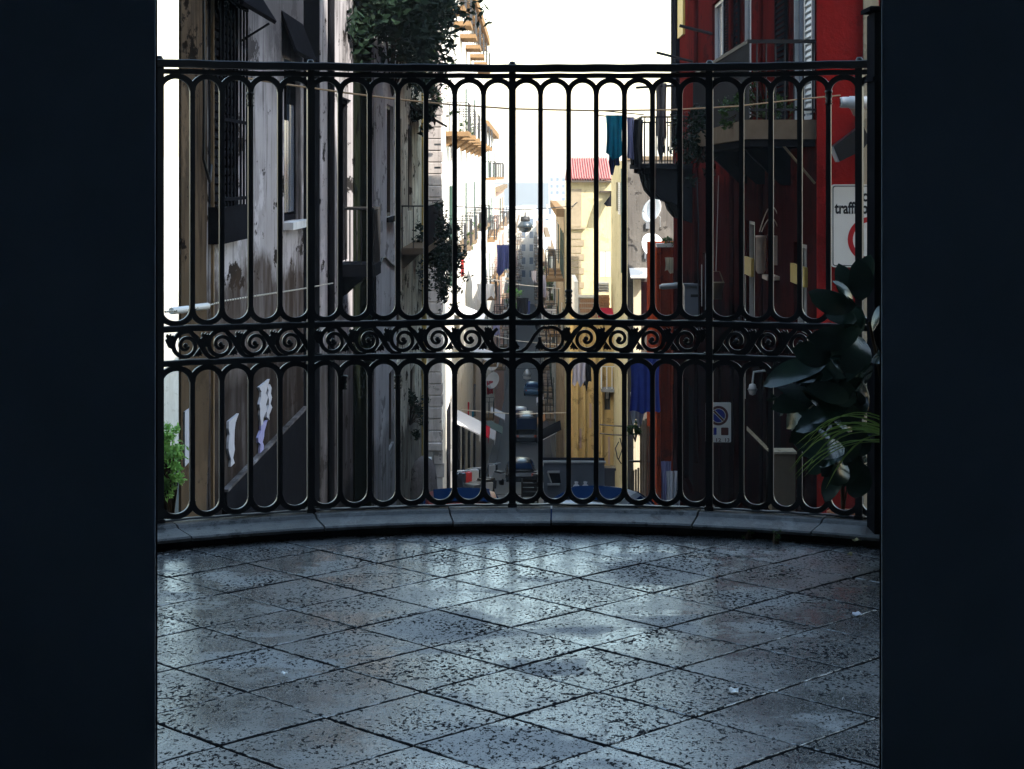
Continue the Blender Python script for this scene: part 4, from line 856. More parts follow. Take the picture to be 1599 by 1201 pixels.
def board(name, label, F, a0, a1, z0, z1, r=.04, t=.02):
    c = F.p((a0+a1)/2, 0, z0); g = thing(name, label, 'sign', tuple(c))
    MB().prism(rrect(a0,a1,z0,z1,r), lambda x,z,d: F.p(x,d,z), 0, t).build('board', M['sign_w'], g); return g
ds_ = 24.8; FZ = FC(ds_); k_ = ds_/FPX; az = lambda px: (px-828)*k_
zg = board('zone_sign', 'white traffic zone sign with red ring on the red front wall', FZ, az(1297), az(1419), ZE(417,ds_), ZE(288,ds_), .04)
mb = MB(); ringpoly(mb, FZ, rrect(az(1299),az(1417),ZE(415,ds_),ZE(290,ds_),.035), rrect(az(1300.3),az(1415.7),ZE(413.7,ds_),ZE(291.3,ds_),.028), .0215); mb.build('border', M['sign_k'], zg)
mb = MB(); disc(mb, FZ, az(1358), ZE(374,ds_), 35.5*k_, .0215, 48, 27.5*k_); mb.build('ring', M['sign_r'], zg)
lettering('zona', FZ, az(1334), ZE(314,ds_), .215, .0215, 'sign_k', zg, 46*k_*.95, .03); lettering('traffico limitato', FZ, az(1302), ZE(333,ds_), .215, .0215, 'sign_k', zg, 112*k_, .03)
dn = 29.0; FN = FC(dn); kn = dn/FPX; an = lambda px: (px-828)*kn
ng = board('no_parking_sign', 'white no parking board with blue disc on a thin pole', FN, an(1101.5), an(1141), ZE(690,dn), ZE(628,dn), .015)
mb = MB(); disc(mb, FN, an(1121.5), ZE(648.5,dn), 15.2*kn, .0215); mb.build('disc_rim', M['sign_br'], ng)
mb = MB(); disc(mb, FN, an(1121.5), ZE(648.5,dn), 11.3*kn, .024, 36, 10.4*kn); mb.build('disc_edge', M['sign_w'], ng)
mb = MB(); disc(mb, FN, an(1121.5), ZE(648.5,dn), 10.3*kn, .0235); mb.build('disc', M['sign_b'], ng)
def bar_(w_, b, mat, nm): 
    c = (an(1121.5), ZE(648.5,dn)); l = 10.8*kn; e = w_*kn; d2 = .70711; p = [(-l*d2-e*d2, l*d2-e*d2),(l*d2-e*d2,-l*d2-e*d2),(l*d2+e*d2,-l*d2+e*d2),(-l*d2+e*d2,l*d2+e*d2)]
    MB().add([FN.p(c[0]+x,b,c[1]+z) for x,z in p], [(0,1,2,3)]).build(nm, M[mat], ng)
bar_(2.2,.026,'sign_w','stripe_edge'); bar_(1.4,.028,'sign_br','stripe')
MB().prism(rrect(an(1107),an(1118.5),ZE(678.5,dn),ZE(667,dn),.015), lambda x,z,d: FN.p(x,d,z), .0202, .0215).build('panel', M['sign_b'], ng)
MB().prism(rrect(an(1125.5),an(1137),ZE(679,dn),ZE(667,dn),.015), lambda x,z,d: FN.p(x,d,z), .0202, .0215).build('panel', M['sign_br'], ng)
lettering('12', FN, an(1118), ZE(689,dn), .075, .0215, 'sign_br', ng, 7.5*kn, .02); lettering('13', FN, an(1132), ZE(689,dn), .075, .0215, 'sign_br', ng, 6.5*kn, .02)
q = FN.p(an(1123.5),-.03,0); MB().tube([(q.x,q.y,gz(dn)),(q.x,q.y,ZE(560,dn))], .025, 8).build('pole', M['red_shade'], ng)
d6 = 58.0; F6 = FC(d6); k6 = d6/FPX; a6 = lambda px: (px-828)*k6
g6 = board('no_parking_sign', 'distant small no parking board by the weathered board fence', F6, a6(1008.5), a6(1021), ZE(689,d6), ZE(658,d6), .015)
mb = MB(); disc(mb, F6, a6(1014.5), ZE(667,d6), 6.5*k6, .0225); mb.build('disc_rim', M['sign_br'], g6)
mb = MB(); disc(mb, F6, a6(1014.5), ZE(667,d6), 4.6*k6, .025); mb.build('disc', M['sign_b'], g6)
MB().prism(rrect(a6(1010),a6(1014),ZE(685,d6),ZE(679,d6),.01), lambda x,z,d: F6.p(x,d,z), .0202, .0215).build('panel', M['sign_b'], g6)
q = F6.p(a6(1015),-.03,0); MB().tube([(q.x,q.y,gz(d6)),(q.x,q.y,ZE(640,d6))], .03, 7).build('pole', M['wire'], g6)

# ---- annex, grey wall with dishes, yellow house
X_ = lambda px, d: (px-828)/FPX*d
an_ = thing('red_annex', 'low orange red annex between the red house and the dish wall', 'house', S(X_(1027,51.5),53,-8)); FA = FC(51.5)
block(an_, FA, M['orange_red'], X_(1026,51.5), 7.5, -9, ZE(386,51.5), 4.5, [(X_(1046,51.5),X_(1064,51.5),-8.5,ZE(600,51.5))])
FA.box(MB(), X_(1046,51.5), X_(1064,51.5), -.2, -.1, -8.5, ZE(600,51.5)).build('door', M['dark'], an_)
for px in (1030,1048): MB().tube([FA.p(X_(px,51.5),.05,ZE(386,51.5)),FA.p(X_(px,51.5),.05,-8)], .035, 6).build('downpipe', M['orange_red'], an_)
FA.box(MB(), X_(1025,51.5), 7.5, -.3, .06, ZE(386,51.5)+.003, ZE(386,51.5)+.1).build('coping', M['tin'], an_)
bushthing('roof_plant', 'thin grey green plant on top of the red annex', [tuple(FA.p(X_(1040,51.5),-.1,ZE(379,51.5)))+(.16,),tuple(FA.p(X_(1050,51.5),-.1,ZE(381,51.5)))+(.16,)], 260, .08, 'leaf', 51, tuple(FA.p(X_(1046,51.5),-.1,ZE(386,51.5)+.1)))
R2 = thing('dish_house', 'narrow house whose grey blank end wall carries two satellite dishes', 'house', S(3.14,66,-9))
FG = FC(60.0); R2f = FR(3.14); w2_ = [(61.5,63,ZE(440,62),ZE(330,62)),(66,68,ZE(330,67),ZE(285,67))]
block(R2, R2f, M['yellow'], 60.0, 72.0, -15, ZE(250,60), 2.2, w2_)
for w_ in w2_: window(R2, R2f, *w_)
MB().tube([R2f.p(60.7,.1,1.8),R2f.p(60.7,.1,-1.6)], .08, 8).build('downpipe', M['shut_g'], R2)
shutter(R2, R2f, 64.0, 65.4, ZE(335,64.5), ZE(285,64.5), .01, 'shut_w', 14)
FG.box(MB(), 3.142, 7.4, .002, .06, -12, ZE(250,60)-.004).build('end_wall', M['grey_wall'], R2)
FG.box(MB(), 3.10, 7.5, -.5, .1, ZE(250,60), ZE(250,60)+.12).build('coping', M['slab'], R2)
mb = MB(); z = ZE(430,60); mb.hexa([FG.p(3.2,.062,z+.2),FG.p(3.95,.062,z+.2),FG.p(3.95,.8,z-.05),FG.p(3.2,.8,z-.05),FG.p(3.2,.062,z+.24),FG.p(3.95,.062,z+.24),FG.p(3.95,.82,z),FG.p(3.2,.82,z)]); mb.build('tin_awning', M['wh'], R2)
FG.box(MB(), 3.32, 3.56, .064, .3, -9, ZE(436,60)).build('pier', M['cream_pil'], R2); FG.box(MB(), 3.57, 3.95, .063, .1, ZE(500,60), ZE(440,60)).build('door', M['red_shade'], R2)
def dish(label, px, py, d, r, tilt=.5, X=None, grp='white satellite dishes'):
    c = P(px,py,d); g = thing('satellite_dish', label, 'dish', tuple(c), grp); mb = MB(); pr = [(r*k/6, .26*r*(k/6)**2) for k in range(7)]
    mb.lathe((0,0,0), [(max(a,.001),-h) for a,h in pr]+[(a*.98+.001,-h-.012) for a,h in pr[::-1]], 20, 'y')
    rot = Matrix.Rotation(tilt,3,'Z')@Matrix.Rotation(-.35,3,'X'); mb.v = [tuple(rot@Vector(v)+c) for v in mb.v]; mb.build('reflector', M['wh'], g)
    n = rot@Vector((0,-1,0)); lo = rot@Vector((0,0,-r)); e = c+n*r*.9+lo*.35
    mb = MB(); mb.tube([c+lo-n*-.0, e], .012, 5); mb.tube([e-n*.04, e+n*.04], .03, 6); mb.build('feed_arm', M['steel'], g)
    MB().tube([c-n*.03, c-n*.3+Vector((0,0,-.1)), c-n*.3+Vector((0,.1,-.4))], .02, 6).build('mount', M['steel'], g)
dish('upper satellite dish on the grey blank wall, mostly behind a bar', 1021, 330, 59.0, .42, -.9); dish('lower and larger satellite dish on the grey blank wall', 1017, 385, 59.0, .42, .5)
for (px,py) in ((1011,352),(1009,399)):
    FG.box(MB(), X_(px-3,60), X_(px+3,60), .064, .14, ZE(py+5,60), ZE(py-5,60)).build('junction_box', M['greybox'], R2)

R3 = thing('yellow_house', 'pale yellow house with red corrugated roof closing the right side', 'house', S(2.6,78,-13)); FY = FC(75.0); xy = lambda px, d=75.0: (px-828)/FPX*d
wy = (xy(937), xy(954), ZE(433,75), ZE(392,75))
block(R3, FY, M['yellow'], xy(890), 4.4, -17, ZE(283,75), 9.5, [wy])
f = window(R3, FY, *wy, frame='shut_w', pane='pane_blue'); shutter(f, FY, wy[0]+.01, (wy[0]+wy[1])/2-.01, wy[2]+.02, wy[3]-.02, -.05, 'shut_w', 12); shutter(f, FY, (wy[0]+wy[1])/2+.01, wy[1]-.01, wy[2]+.02, wy[3]-.02, -.05, 'shut_w', 12)
mb = MB(); n = 34; x0, x1 = xy(889), xy(955)
for j, (d_, z) in enumerate(((-.35, ZE(281,75)), (3.6, ZE(281,75)+.9))):
    for i in range(n*2+1): mb.v.append(tuple(FY.p(x0+(x1-x0)*i/(n*2), -d_, z+(.07 if i % 4 in (1,2) else 0))))
N = n*2+1; mb.f = [(i,i+1,N+i+1,N+i) for i in range(N-1)]; mb.sm = [False]*(N-1)
mb.add([FY.p(x0,-3.6,ZE(281,75)+.9),FY.p(x1,-3.6,ZE(281,75)+.9),FY.p(x1,-9.5,ZE(281,75)-.05),FY.p(x0,-9.5,ZE(281,75)-.05)],[(0,1,2,3)])
mb.add([FY.p(x1,.3,ZE(281,75)-.02),FY.p(x1,-3.6,ZE(281,75)+.88),FY.p(x1,-9.5,ZE(281,75)-.07)],[(0,1,2)]); mb.build('roof', M['roof_red'], R3, fixn=False)
FY.box(MB(), x0, x1, .002, .33, ZE(284.5,75), ZE(282.2,75)).build('eaves', M['frame_d'], R3)
for k in range(16):
    if 5 <= k <= 15: FY.box(MB(), xy(890)-.004, xy(908 if k%2 else 912), .002, .03, ZE(360+11*k-42,75), ZE(350.5+11*k-42,75)).build('quoin', M['quoin'], R3)
FY.box(MB(), xy(890)-.004, xy(908), .002, .025, ZE(354,75), ZE(295,75)).build('corner_panel', M['quoin'], R3); FY.box(MB(), xy(890)-.05, xy(914), .002, .16, ZE(357.5,75), ZE(355,75)).build('string_course', M['quoin'], R3)
mb = MB(); z = ZE(300,74); 
mb.hexa([FY.p(xy(943),.004,ZE(318,75)),FY.p(xy(957),.004,ZE(300,75)),FY.p(xy(957),.02,ZE(300,75)),FY.p(xy(943),.02,ZE(318,75)),FY.p(xy(946),.7,ZE(322,75)),FY.p(xy(958),.7,ZE(322,75)),FY.p(xy(958),.72,ZE(285,75)),FY.p(xy(950),.72,ZE(308,75))]); mb.build('torn_awning', M['dark'], R3)
FY.box(MB(), xy(936), xy(956), .004, .2, ZE(300.5,75), ZE(298,75)).build('shelf', M['frame_d'], R3)
# projecting ochre lower storeys with a roof terrace
FO = FC(70.0); xo = lambda px: (px-828)/FPX*70; zo = ZE(497,70)
block(R3, FO, M['ochre'], xo(894), xo(966), -16, zo, 4.98, [(xo(944),xo(953),ZE(640,70),ZE(604,70))], 'lower_wall')
window(R3, FO, xo(944), xo(953), ZE(640,70), ZE(604,70))
for i, px in enumerate((902,913,929,940)): MB().tube([FO.p(xo(px),.07,zo-.1),FO.p(xo(px),.07,-14)], .05, 7).build('downpipe', M['ochre'], R3)
for px, y0, y1 in ((906.5,669,700),(951,682,725),(922,630,668),(940,665,700)): FO.box(MB(), xo(px-1.6), xo(px+1.6), .003, .02, ZE(y1,70), ZE(y0,70)).build('rust_plate', M['pink_house'], R3)
b_ = balcony(R3, FO, xo(938), xo(971), .7, ZE(604,70), .12, 'wall_c', .85, 'wh', .17, .02)
# terrace parapet, lattice, brick box, awning
FO.box(MB(), xo(897), xo(903), -4.9, -.02, zo+.003, ZE(440,70)).build('parapet', M['brick_w'], R3)
mb = MB()
for j in range(4):
    for i in range(9): x = xo(905)+i*.075+(.035 if j%2 else 0); FO.box(mb, x, x+.045, -.12, -.03, zo+.02+j*.19-.0, zo+.16+j*.19)
mb.build('lattice', M['brick'], R3, kind='stuff'); FO.box(MB(), xo(903)+.003, xo(934), -.14, -.01, zo+.78, zo+.88).build('coping', M['brick_w'], R3); FO.box(MB(), xo(903)+.003, xo(934), -.2, -.145, zo+.003, zo+.775).build('parapet', M['brick_w'], R3)
hb = MB()
for j in range(7):
    for i in range(4): x = xo(937)+i*.105+(.02 if j%2 else 0); FO.box(hb, x, x+.095, -2.0, -1.4, zo+.1+j*.095, zo+.1+j*.095+.08)
hb.build('brick_box', M['brick'], R3, kind='stuff')
mb = MB()
for j in range(4): FO.box(mb, xo(935), xo(954), -2.4, -1.6, ZE(456-j*4,71.8), ZE(454-j*4,71.8))
mb.build('plank_stack', M['tin'], R3, kind='stuff')
mb = MB(); mb.hexa([FO.p(xo(939),-1.2,zo+.28),FO.p(xo(963),-1.2,zo+.28),FO.p(xo(966),.35,zo+.08),FO.p(xo(940),.35,zo+.08),FO.p(xo(939),-1.2,zo+.31),FO.p(xo(963),-1.2,zo+.31),FO.p(xo(966),.37,zo+.11),FO.p(xo(940),.37,zo+.11)]); mb.build('red_awning', M['awn_red'], R3)
pr_ = thing('parasol', 'small red parasol on the roof terrace of the yellow house', 'parasol', tuple(FO.p(xo(931),-.6,zo))); q = FO.p(xo(931),-.6,zo)
MB().lathe((q.x,q.y,ZE(487,70.6)), [(.001,0),(.14,-.08),(.27,-.2),(.26,-.21),(.13,-.1),(.001,-.03)], 8, smooth=False).build('canopy', M['awn_red'], pr_); MB().tube([(q.x,q.y,zo),(q.x,q.y,ZE(487,70.6)-.02)], .02, 6).build('pole', M['wh'], pr_)
# ---- board fence, post, bars at the lower right
fe = thing('board_fence', 'weathered upright board fence below the blue sheet', 'fence', S(3.0,50,gz(50))); FB = FC(50.0); xb = lambda px: (px-828)/FPX*50
r_ = random.Random(4)
for i in range(9):
    x = xb(983)+i*.068; FB.box(MB(), x+.004, x+.062, 0, .025+r_.uniform(0,.012), gz(50)-.2, ZE(735-r_.uniform(0,6) if i < 4 else 652+r_.uniform(0,14),50)).build('board', M['timber'], fe)
FB.box(MB(), xb(982), xb(1019), -.06, -.002, ZE(722,50), ZE(719,50)).build('crossbar', M['wire'], fe); FB.box(MB(), xb(998), xb(1019), -.06, -.002, ZE(680,50), ZE(677,50)).build('crossbar', M['wire'], fe)
bushthing('fern', 'green drooping fern beside the weathered fence', [tuple(P(988,672,49.5))+(.16,),tuple(P(994,668,49.5))+(.14,)], 240, .13, 'leaf', 61, tuple(P(992,690,49.6)), ns=3)
for i, y in enumerate((665,679)):
    o = MB().tube([P(937,y-2,62), P(958,y,61), P(982,y+1,60)], .022, 5).build('street_wire', M['wire']); tag(o, ('upper black wire crossing the ochre wall', 'lower black wire crossing the ochre wall')[i], 'wire', 'wires before the ochre wall')
o = MB().tube([P(966,690,63),P(961,700,62.8),P(964,715,62.8),P(970,724,63)], .02, 5).tube([P(968,684,63),P(972,700,62.8),P(966,718,62.9)], .02, 5).build('cable_loop', M['wire']); tag(o, 'loose black cable loops hanging beside the ochre wall', 'cable')
q = P(953,735,60); o = MB().box(q.x-.25,q.x+.15,q.y,q.y+.5,gz(60)-.1,ZE(735,60)).box(q.x-.28,q.x+.18,q.y-.03,q.y+.53,ZE(735,60)+.001,ZE(731,60)).build('waste_bin', M['paint_dark']); tag(o, 'small dark bin at the foot of the ochre wall', 'bin')

# ------------------------------------------------------------------ street furniture and vehicles
def car(name, label, paint, X, d, rz, van=False, sun=False):
    g = thing(name, label, 'van' if van else 'car', tuple(S(X,d,gz(d)))); z0 = gz(d); T = Matrix.Rotation(rz,3,'Z'); o = S(X,d,z0)
    W = lambda x,y,z: T@Vector((x,y,z))+o
    h = 1.36 if not van else 2.1; L_ = 2.0 if not van else 2.4; belt = .92 if not van else 1.15
    mb = MB(); st_ = [(-L_,.70,.35,.62),(-L_+.08,.80,.25,.80),(-1.1,.84,.2,belt),(.9,.84,.2,belt),(L_-.35,.82,.22,.80),(L_-.03,.74,.28,.66),(L_,.66,.4,.58)]; m_ = 8
    for y, w_, zb, zt in st_:
        for x, z in ((-w_*.9,zb),(-w_,zb+.15),(-w_,zt-.12),(-w_*.9,zt),(w_*.9,zt),(w_,zt-.12),(w_,zb+.15),(w_*.9,zb)): mb.v.append(tuple(W(x,y,z)))
    for i in range(len(st_)-1):
        for k in range(m_): mb.f.append((i*m_+k,i*m_+(k+1)%m_,(i+1)*m_+(k+1)%m_,(i+1)*m_+k)); mb.sm.append(False)
    mb.f += [tuple(range(m_)), tuple(range((len(st_)-1)*m_, len(st_)*m_))]; mb.sm += [False]*2
    mb.build('body', M[paint], g)
    yb0, yb1, yt0, yt1, wb, wt = (-1.75,1.15,-1.35,.45,.74,.58) if not van else (-2.3,1.6,-2.25,1.2,.80,.74)
    nx = 6; mb = MB(); rows = []
    for (y,z,w_) in ((yb0,belt-.02,wb),(yt0,h-.07,wt),(yt0+.12,h-.02,wt*.97),((yt0+yt1)/2,h,wt*.97),(yt1-.12,h-.025,wt*.97),(yt1,h-.08,wt),(yb1,belt-.02,wb)):
        for k in range(nx+1): u = k/nx*2-1; mb.v.append(tuple(W(u*w_, y, z+(.045*(1-u*u) if z > belt else 0)-(.03*abs(u)**6 if z > belt else 0))))
    for i in range(6):
        for k in range(nx): mb.f.append((i*(nx+1)+k,i*(nx+1)+k+1,(i+1)*(nx+1)+k+1,(i+1)*(nx+1)+k)); mb.sm.append(True)
    for sx in (0, nx): mb.f.append(tuple(i*(nx+1)+sx for i in range(7))); mb.sm.append(False)
    mb.build('roof', M[paint], g)
    def q4(nm, p, off): 
        P4 = [W(*a) for a in p]; n_ = (P4[1]-P4[0]).cross(P4[2]-P4[0]).normalized(); c_ = sum(P4, Vector())/4
        if n_.dot(c_-W(0,0,.9)) < 0: n_ = -n_
        MB().add([p_+n_*off for p_ in P4]+[p_+n_*.002 for p_ in P4], [(0,1,2,3),(4,5,6,7),(0,1,5,4),(1,2,6,5),(2,3,7,6),(3,0,4,7)]).build(nm, M['wind'], g)
    if sun:  # added blue panel on the roof, standing in for the window glass
        mb2 = MB(); ya, yb_ = yt0+.2, yt1-.36
        for y in (ya, yb_):
            for k in range(7): u = k/6*2-1; mb2.v.append(tuple(W(u*wt*.8, y, h+.062-.045*(u*.8)**2)))
        for k in range(6): mb2.f.append((k,k+1,8+k,7+k)); mb2.sm.append(True)
        mb2.build('sunroof', M['wind'], g, fixn=False)
    q4('windscreen', [(-wb+.08,yb1-.03,belt+.03),(wb-.08,yb1-.03,belt+.03),(wt-.05,yt1+.03,h-.12),(-wt+.05,yt1+.03,h-.12)], .055)
    q4('rear_window', [(-wb+.1,yb0+.05,belt+.05),(wb-.1,yb0+.05,belt+.05),(wt-.05,yt0-.02,h-.13),(-wt+.05,yt0-.02,h-.13)], .055)
    for s_ in (-1,1): q4('side_window', [(s_*(wb-.008),yb0+.35,belt+.04),(s_*(wb-.008),yb1-.3,belt+.04),(s_*(wt+.012),yt1-.05,h-.13),(s_*(wt+.012),yt0+.1,h-.13)], .02)
    for s_ in (-1,1):
        for y in (-1.25,1.25):
            mb = MB(); mb.lathe((0,0,0), [(.001,-.09),(.2,-.09),(.29,-.08),(.3,-.04),(.3,.06),(.001,.06)], 16, 'x'); mb.v = [tuple(W(v[0]+s_*.78, v[1]+y, v[2]+.3)) for v in mb.v]; wh_ = mb.build('wheel', M['tyre'], g)
            mb = MB(); mb.lathe((0,0,0), [(.001,.0),(.18,.0),(.19,-.02),(.19,-.03)], 12, 'x'); mb.v = [tuple(W(s_*(.78+.092)+v[0]*s_, v[1]+y, v[2]+.3)) for v in mb.v]; mb.build('rim', M['steel'], wh_)
        mb = MB(); mb.box(s_*.62-.1,s_*.62+.1,L_-.06,L_+.02,.52,.62); mb.v = [tuple(W(*v)) for v in mb.v]; mb.build('headlight', M['lamp_glass'], g)
        mb = MB(); mb.box(s_*.64-.08,s_*.64+.08,-L_-.02,-L_+.09,.62,.78); mb.v = [tuple(W(*v)) for v in mb.v]; mb.build('tail_light', M['lamp_red'], g)
    return g
car('red_car', 'red car parked at the left with a pale shining roof edge', 'paint_red', -1.14, 30.7, .06, sun=True)
car('white_car', 'white car parked askew below the ochre wall', 'paint_white', 1.15, 30.9, -.32, sun=True)
car('dark_car', 'dark car driving in the middle of the sloping street', 'paint_dark', -.55, 108, .02)
car('delivery_van', 'dark van far down the street before the crossing', 'paint_dark', -.3, 138, .0, True)
car('white_far_car', 'white car far down behind the dark van', 'paint_white', -.9, 156, .0)
car('far_car', 'pale car far down the street beyond the white one', 'paint_blue', .2, 196, 0)
CL = [(-2.0,78,-2.4,'white_cloth','white cloth on the nearest left line'),(-1.2,84,-3.2,'navy','navy cloth over the middle of the street'),(-2.1,88,-5.2,'white_cloth','large white sheet on the left below the dishes'),(.6,92,-5.0,'mauve_cloth','mauve cloth near the tan balconies'),(-.4,96,-6.4,'black_cloth','black cloth over the far street'),(1.0,102,-7.4,'white_cloth','white cloth low on the right beyond the yellow house'),(-1.9,104,-8.4,'lilac','lilac cloth low on the left row'),(-1.5,112,-4.4,'turq','turquoise cloth far on the left'),(.9,118,-4.0,'white_cloth','white cloth high on the right beyond the tan house'),(-.2,126,-8.6,'navy','navy cloth far above the van'),(-1.6,134,-9.8,'white_cloth','pale cloth far on the left above the pavement'),(.8,140,-10.5,'black_cloth','black cloth far on the right above the pavement'),(.3,150,-7.8,'white_cloth','tiny white cloth in the haze, right'),(-1.4,160,-6.6,'grey_cloth','tiny grey cloth in the haze, left')]
for i, (x, d_, z, m_, lab) in enumerate(CL):
    F = FC(d_); w_ = .42+.22*(i%3); cloth('hanging_cloth', lab, m_, F, x-w_/2, x+w_/2, EYE+z, EYE+z-.75-.4*(i%2), folds=2, seed=200+i, amp=.07, ragged=.25)
AW = [(-1,66,'white_cloth','white shop awning nearest the pillar'),(-1,79,'awn_red','red shop awning on the left row'),(-1,93,'white_cloth','white shop awning under the dishes'),(-1,116,'shut_g','green shop awning far on the left'),(-1,128,'white_cloth','pale shop awning farthest on the left'),(1,90,'dark','dark shop awning below the tan house'),(1,104,'white_cloth','white shop awning on the right row'),(1,124,'brick','orange shop awning far on the right'),(1,146,'white_cloth','pale shop awning farthest on the right')]
for s_, d_, m_, lab in AW:
    F = LF if s_ < 0 else FR(1.5); z = gz(d_)+2.5; mb = MB()
    mb.hexa([F.p(d_-1.6,.02,z+.5),F.p(d_+1.6,.02,z+.5),F.p(d_+1.6,1.0,z),F.p(d_-1.6,1.0,z),F.p(d_-1.6,.02,z+.54),F.p(d_+1.6,.02,z+.54),F.p(d_+1.6,1.02,z+.04),F.p(d_-1.6,1.02,z+.04)])
    for k in range(8): a_ = d_-1.6+.4*k; F.box(mb, a_+.01, a_+.37, 1.0, 1.015, z-.2, z+.0)
    tag(mb.build('shop_awning', M[m_]), lab, 'awning', 'shop awnings down the street')
def moped(label, X, d, rz, paint):
    g = thing('moped', label, 'moped', tuple(S(X,d,gz(d))), 'mopeds parked along the street'); T = Matrix.Rotation(rz,3,'Z'); o = S(X,d,gz(d)); W = lambda v: T@Vector(v)+o
    def fin(mb, nm, m): mb.v = [tuple(W(v)) for v in mb.v]; return mb.build(nm, M[m], g)
    for y in (-.62,.62): fin(MB().lathe((-.05,y,.24), [(.001,0),(.2,0),(.24,.02),(.24,.08),(.2,.1),(.001,.1)], 14, 'x'), 'wheel', 'tyre')
    fin(MB().hexa([(-.17,-.75,.35),(.17,-.75,.35),(.17,.1,.3),(-.17,.1,.3),(-.14,-.85,.68),(.14,-.85,.68),(.13,-.02,.66),(-.13,-.02,.66)]), 'body', paint)
    fin(MB().hexa([(-.2,.1,.25),(.2,.1,.25),(.2,.42,.25),(-.2,.42,.25),(-.2,.1,.31),(.2,.1,.31),(.2,.42,.31),(-.2,.42,.31)]), 'footboard', paint)
    fin(MB().hexa([(-.2,.42,.3),(.2,.42,.3),(.16,.5,.3),(-.16,.5,.3),(-.19,.38,.95),(.19,.38,.95),(.14,.46,.98),(-.14,.46,.98)]), 'front_shield', paint)
    fin(MB().hexa([(-.13,-.78,.683),(.13,-.78,.683),(.12,-.05,.663),(-.12,-.05,.663),(-.12,-.76,.77),(.12,-.76,.77),(.11,-.08,.74),(-.11,-.08,.74)]), 'seat', 'sign_k')
    fin(MB().tube([(-.34,.34,1.05),(0,.42,1.02),(.34,.34,1.05)], .018, 6).tube([(0,.62,.3),(0,.42,1.0)], .03, 6), 'handlebar', 'steel')
    fin(MB().lathe((0,.46,.92), [(.001,.06),(.06,.05),(.08,0),(.07,-.05)], 10, 'y'), 'headlight', 'lamp_glass')
for i, (x, d_, rz, m_) in enumerate(((-2.0,58,.5,'paint_dark'),(-1.95,61,.4,'paint_red'),(-1.9,69,.5,'paint_white'),(-1.9,73,.6,'paint_dark'),(.6,88,-.5,'paint_dark'),(.65,92,-.4,'paint_blue'),(.6,99,-.5,'paint_red'),(-1.8,97,.5,'paint_white'),(-1.8,101,.4,'paint_dark'))):
    moped(('dark moped nearest the pillar','red moped beside the nearest dark one','white moped on the left row','dark moped beyond the white one, left','first dark moped on the right','blue moped on the right','red moped furthest on the right','white moped furthest on the left','dark moped at the end of the left row')[i], x, d_, rz, m_)
sl2 = thing('hanging_lamp', 'second pale hanging lamp further down, below the scroll band', 'street lamp', tuple(P(823,587,130))); q = P(823,587,130)
MB().lathe((q.x,q.y,q.z), [(.001,.5),(.1,.45),(.25,.2),(.32,0),(.001,-.01)], 12).build('shade', M['steel'], sl2); MB().lathe((q.x,q.y,q.z), [(.28,-.012),(.25,-.2),(.001,-.3)], 12).build('bowl', M['wh'], sl2)
MB().tube([S(-2.7,130,q.z+.6),q+Vector((0,0,.48)),S(1.5,130,q.z+.6)], .02, 5).build('span_wire', M['wire'], sl2)
sk = thing('skip', 'grey metal skip with pale rim and dark opening behind the white car', 'skip', tuple(S(1.2,44,gz(44)))); FK = FC(43.5); xk = lambda px: (px-828)/FPX*43.5; zk = ZE(723,43.5)
FK.box(MB(), xk(849), xk(944), -.7, 0, gz(44)+.15, zk).build('body', M['greybox'], sk); FK.box(MB(), xk(847), xk(946), -.02, .03, zk+.002, zk+.05).build('rim', M['tin'], sk); FK.box(MB(), xk(848), xk(945), -.72, -.022, zk+.002, zk+.02).build('lid', M['dark'], sk)
MB().prism([(xk(857),ZE(738,43.5)),(xk(874),ZE(738,43.5)),(xk(876),ZE(754,43.5)),(xk(862),ZE(754,43.5))], lambda x,z,d: FK.p(x,d,z), .002, .012).build('hatch', M['dark'], sk)
mb = MB(); FK.box(mb, xk(855), xk(874), .013, .07, ZE(738,43.5), ZE(735,43.5)); FK.box(mb, xk(855), xk(874), .013, .1, ZE(757,43.5), ZE(754.5,43.5)); mb.tube([FK.p(xk(855),.03,ZE(737,43.5)),FK.p(xk(861),.03,ZE(754,43.5))], .02, 5); mb.build('handle', M['tin'], sk)
for x in (853, 940):
    for b in (-.15,-.55): q = FK.p(xk(x),b,gz(44)+.09); MB().lathe((q.x-.03,q.y,q.z), [(.001,0),(.1,0),(.1,.06),(.001,.06)], 10, 'x').build('castor', M['tyre'], sk)
for i, px in enumerate((900,914)):
    q = P(px,758,42.5); o = MB().lathe((q.x,q.y,q.z-.12), [(.001,-1.1),(.10,-1.05),(.13,-.3),(.12,.02),(.06,.13),(.03,.15),(.05,.2),(.001,.21)], 9).build('rubbish_bag', M['white_cloth']); tag(o, ('white rubbish bag left of its twin before the skip','white rubbish bag right of its twin before the skip')[i], 'bag', 'rubbish bags by the skip')
cr = thing('crate_stack', 'stack of dark slatted crates in the street behind the railing', 'crates', tuple(S(0,38,gz(38)))); FQ = FC(38.0); xq = lambda px: (px-828)/FPX*38
for k in range(6):
    z = ZE(752,38)-.30*(k+1); mb = MB()
    for j in range(3): FQ.box(mb, xq(814), xq(841), -.02, 0, z+.01+j*.095, z+.075+j*.095); FQ.box(mb, xq(814), xq(841), -.52, -.5, z+.01+j*.095, z+.075+j*.095)
    for x in (xq(814), xq(841)-.03): FQ.box(mb, x, x+.03, -.498, -.022, z+.005, z+.285)
    FQ.box(mb, xq(814), xq(841), -.5, -.022, z+.003, z+.02); mb.build('crate', M['wood_crate'], cr)
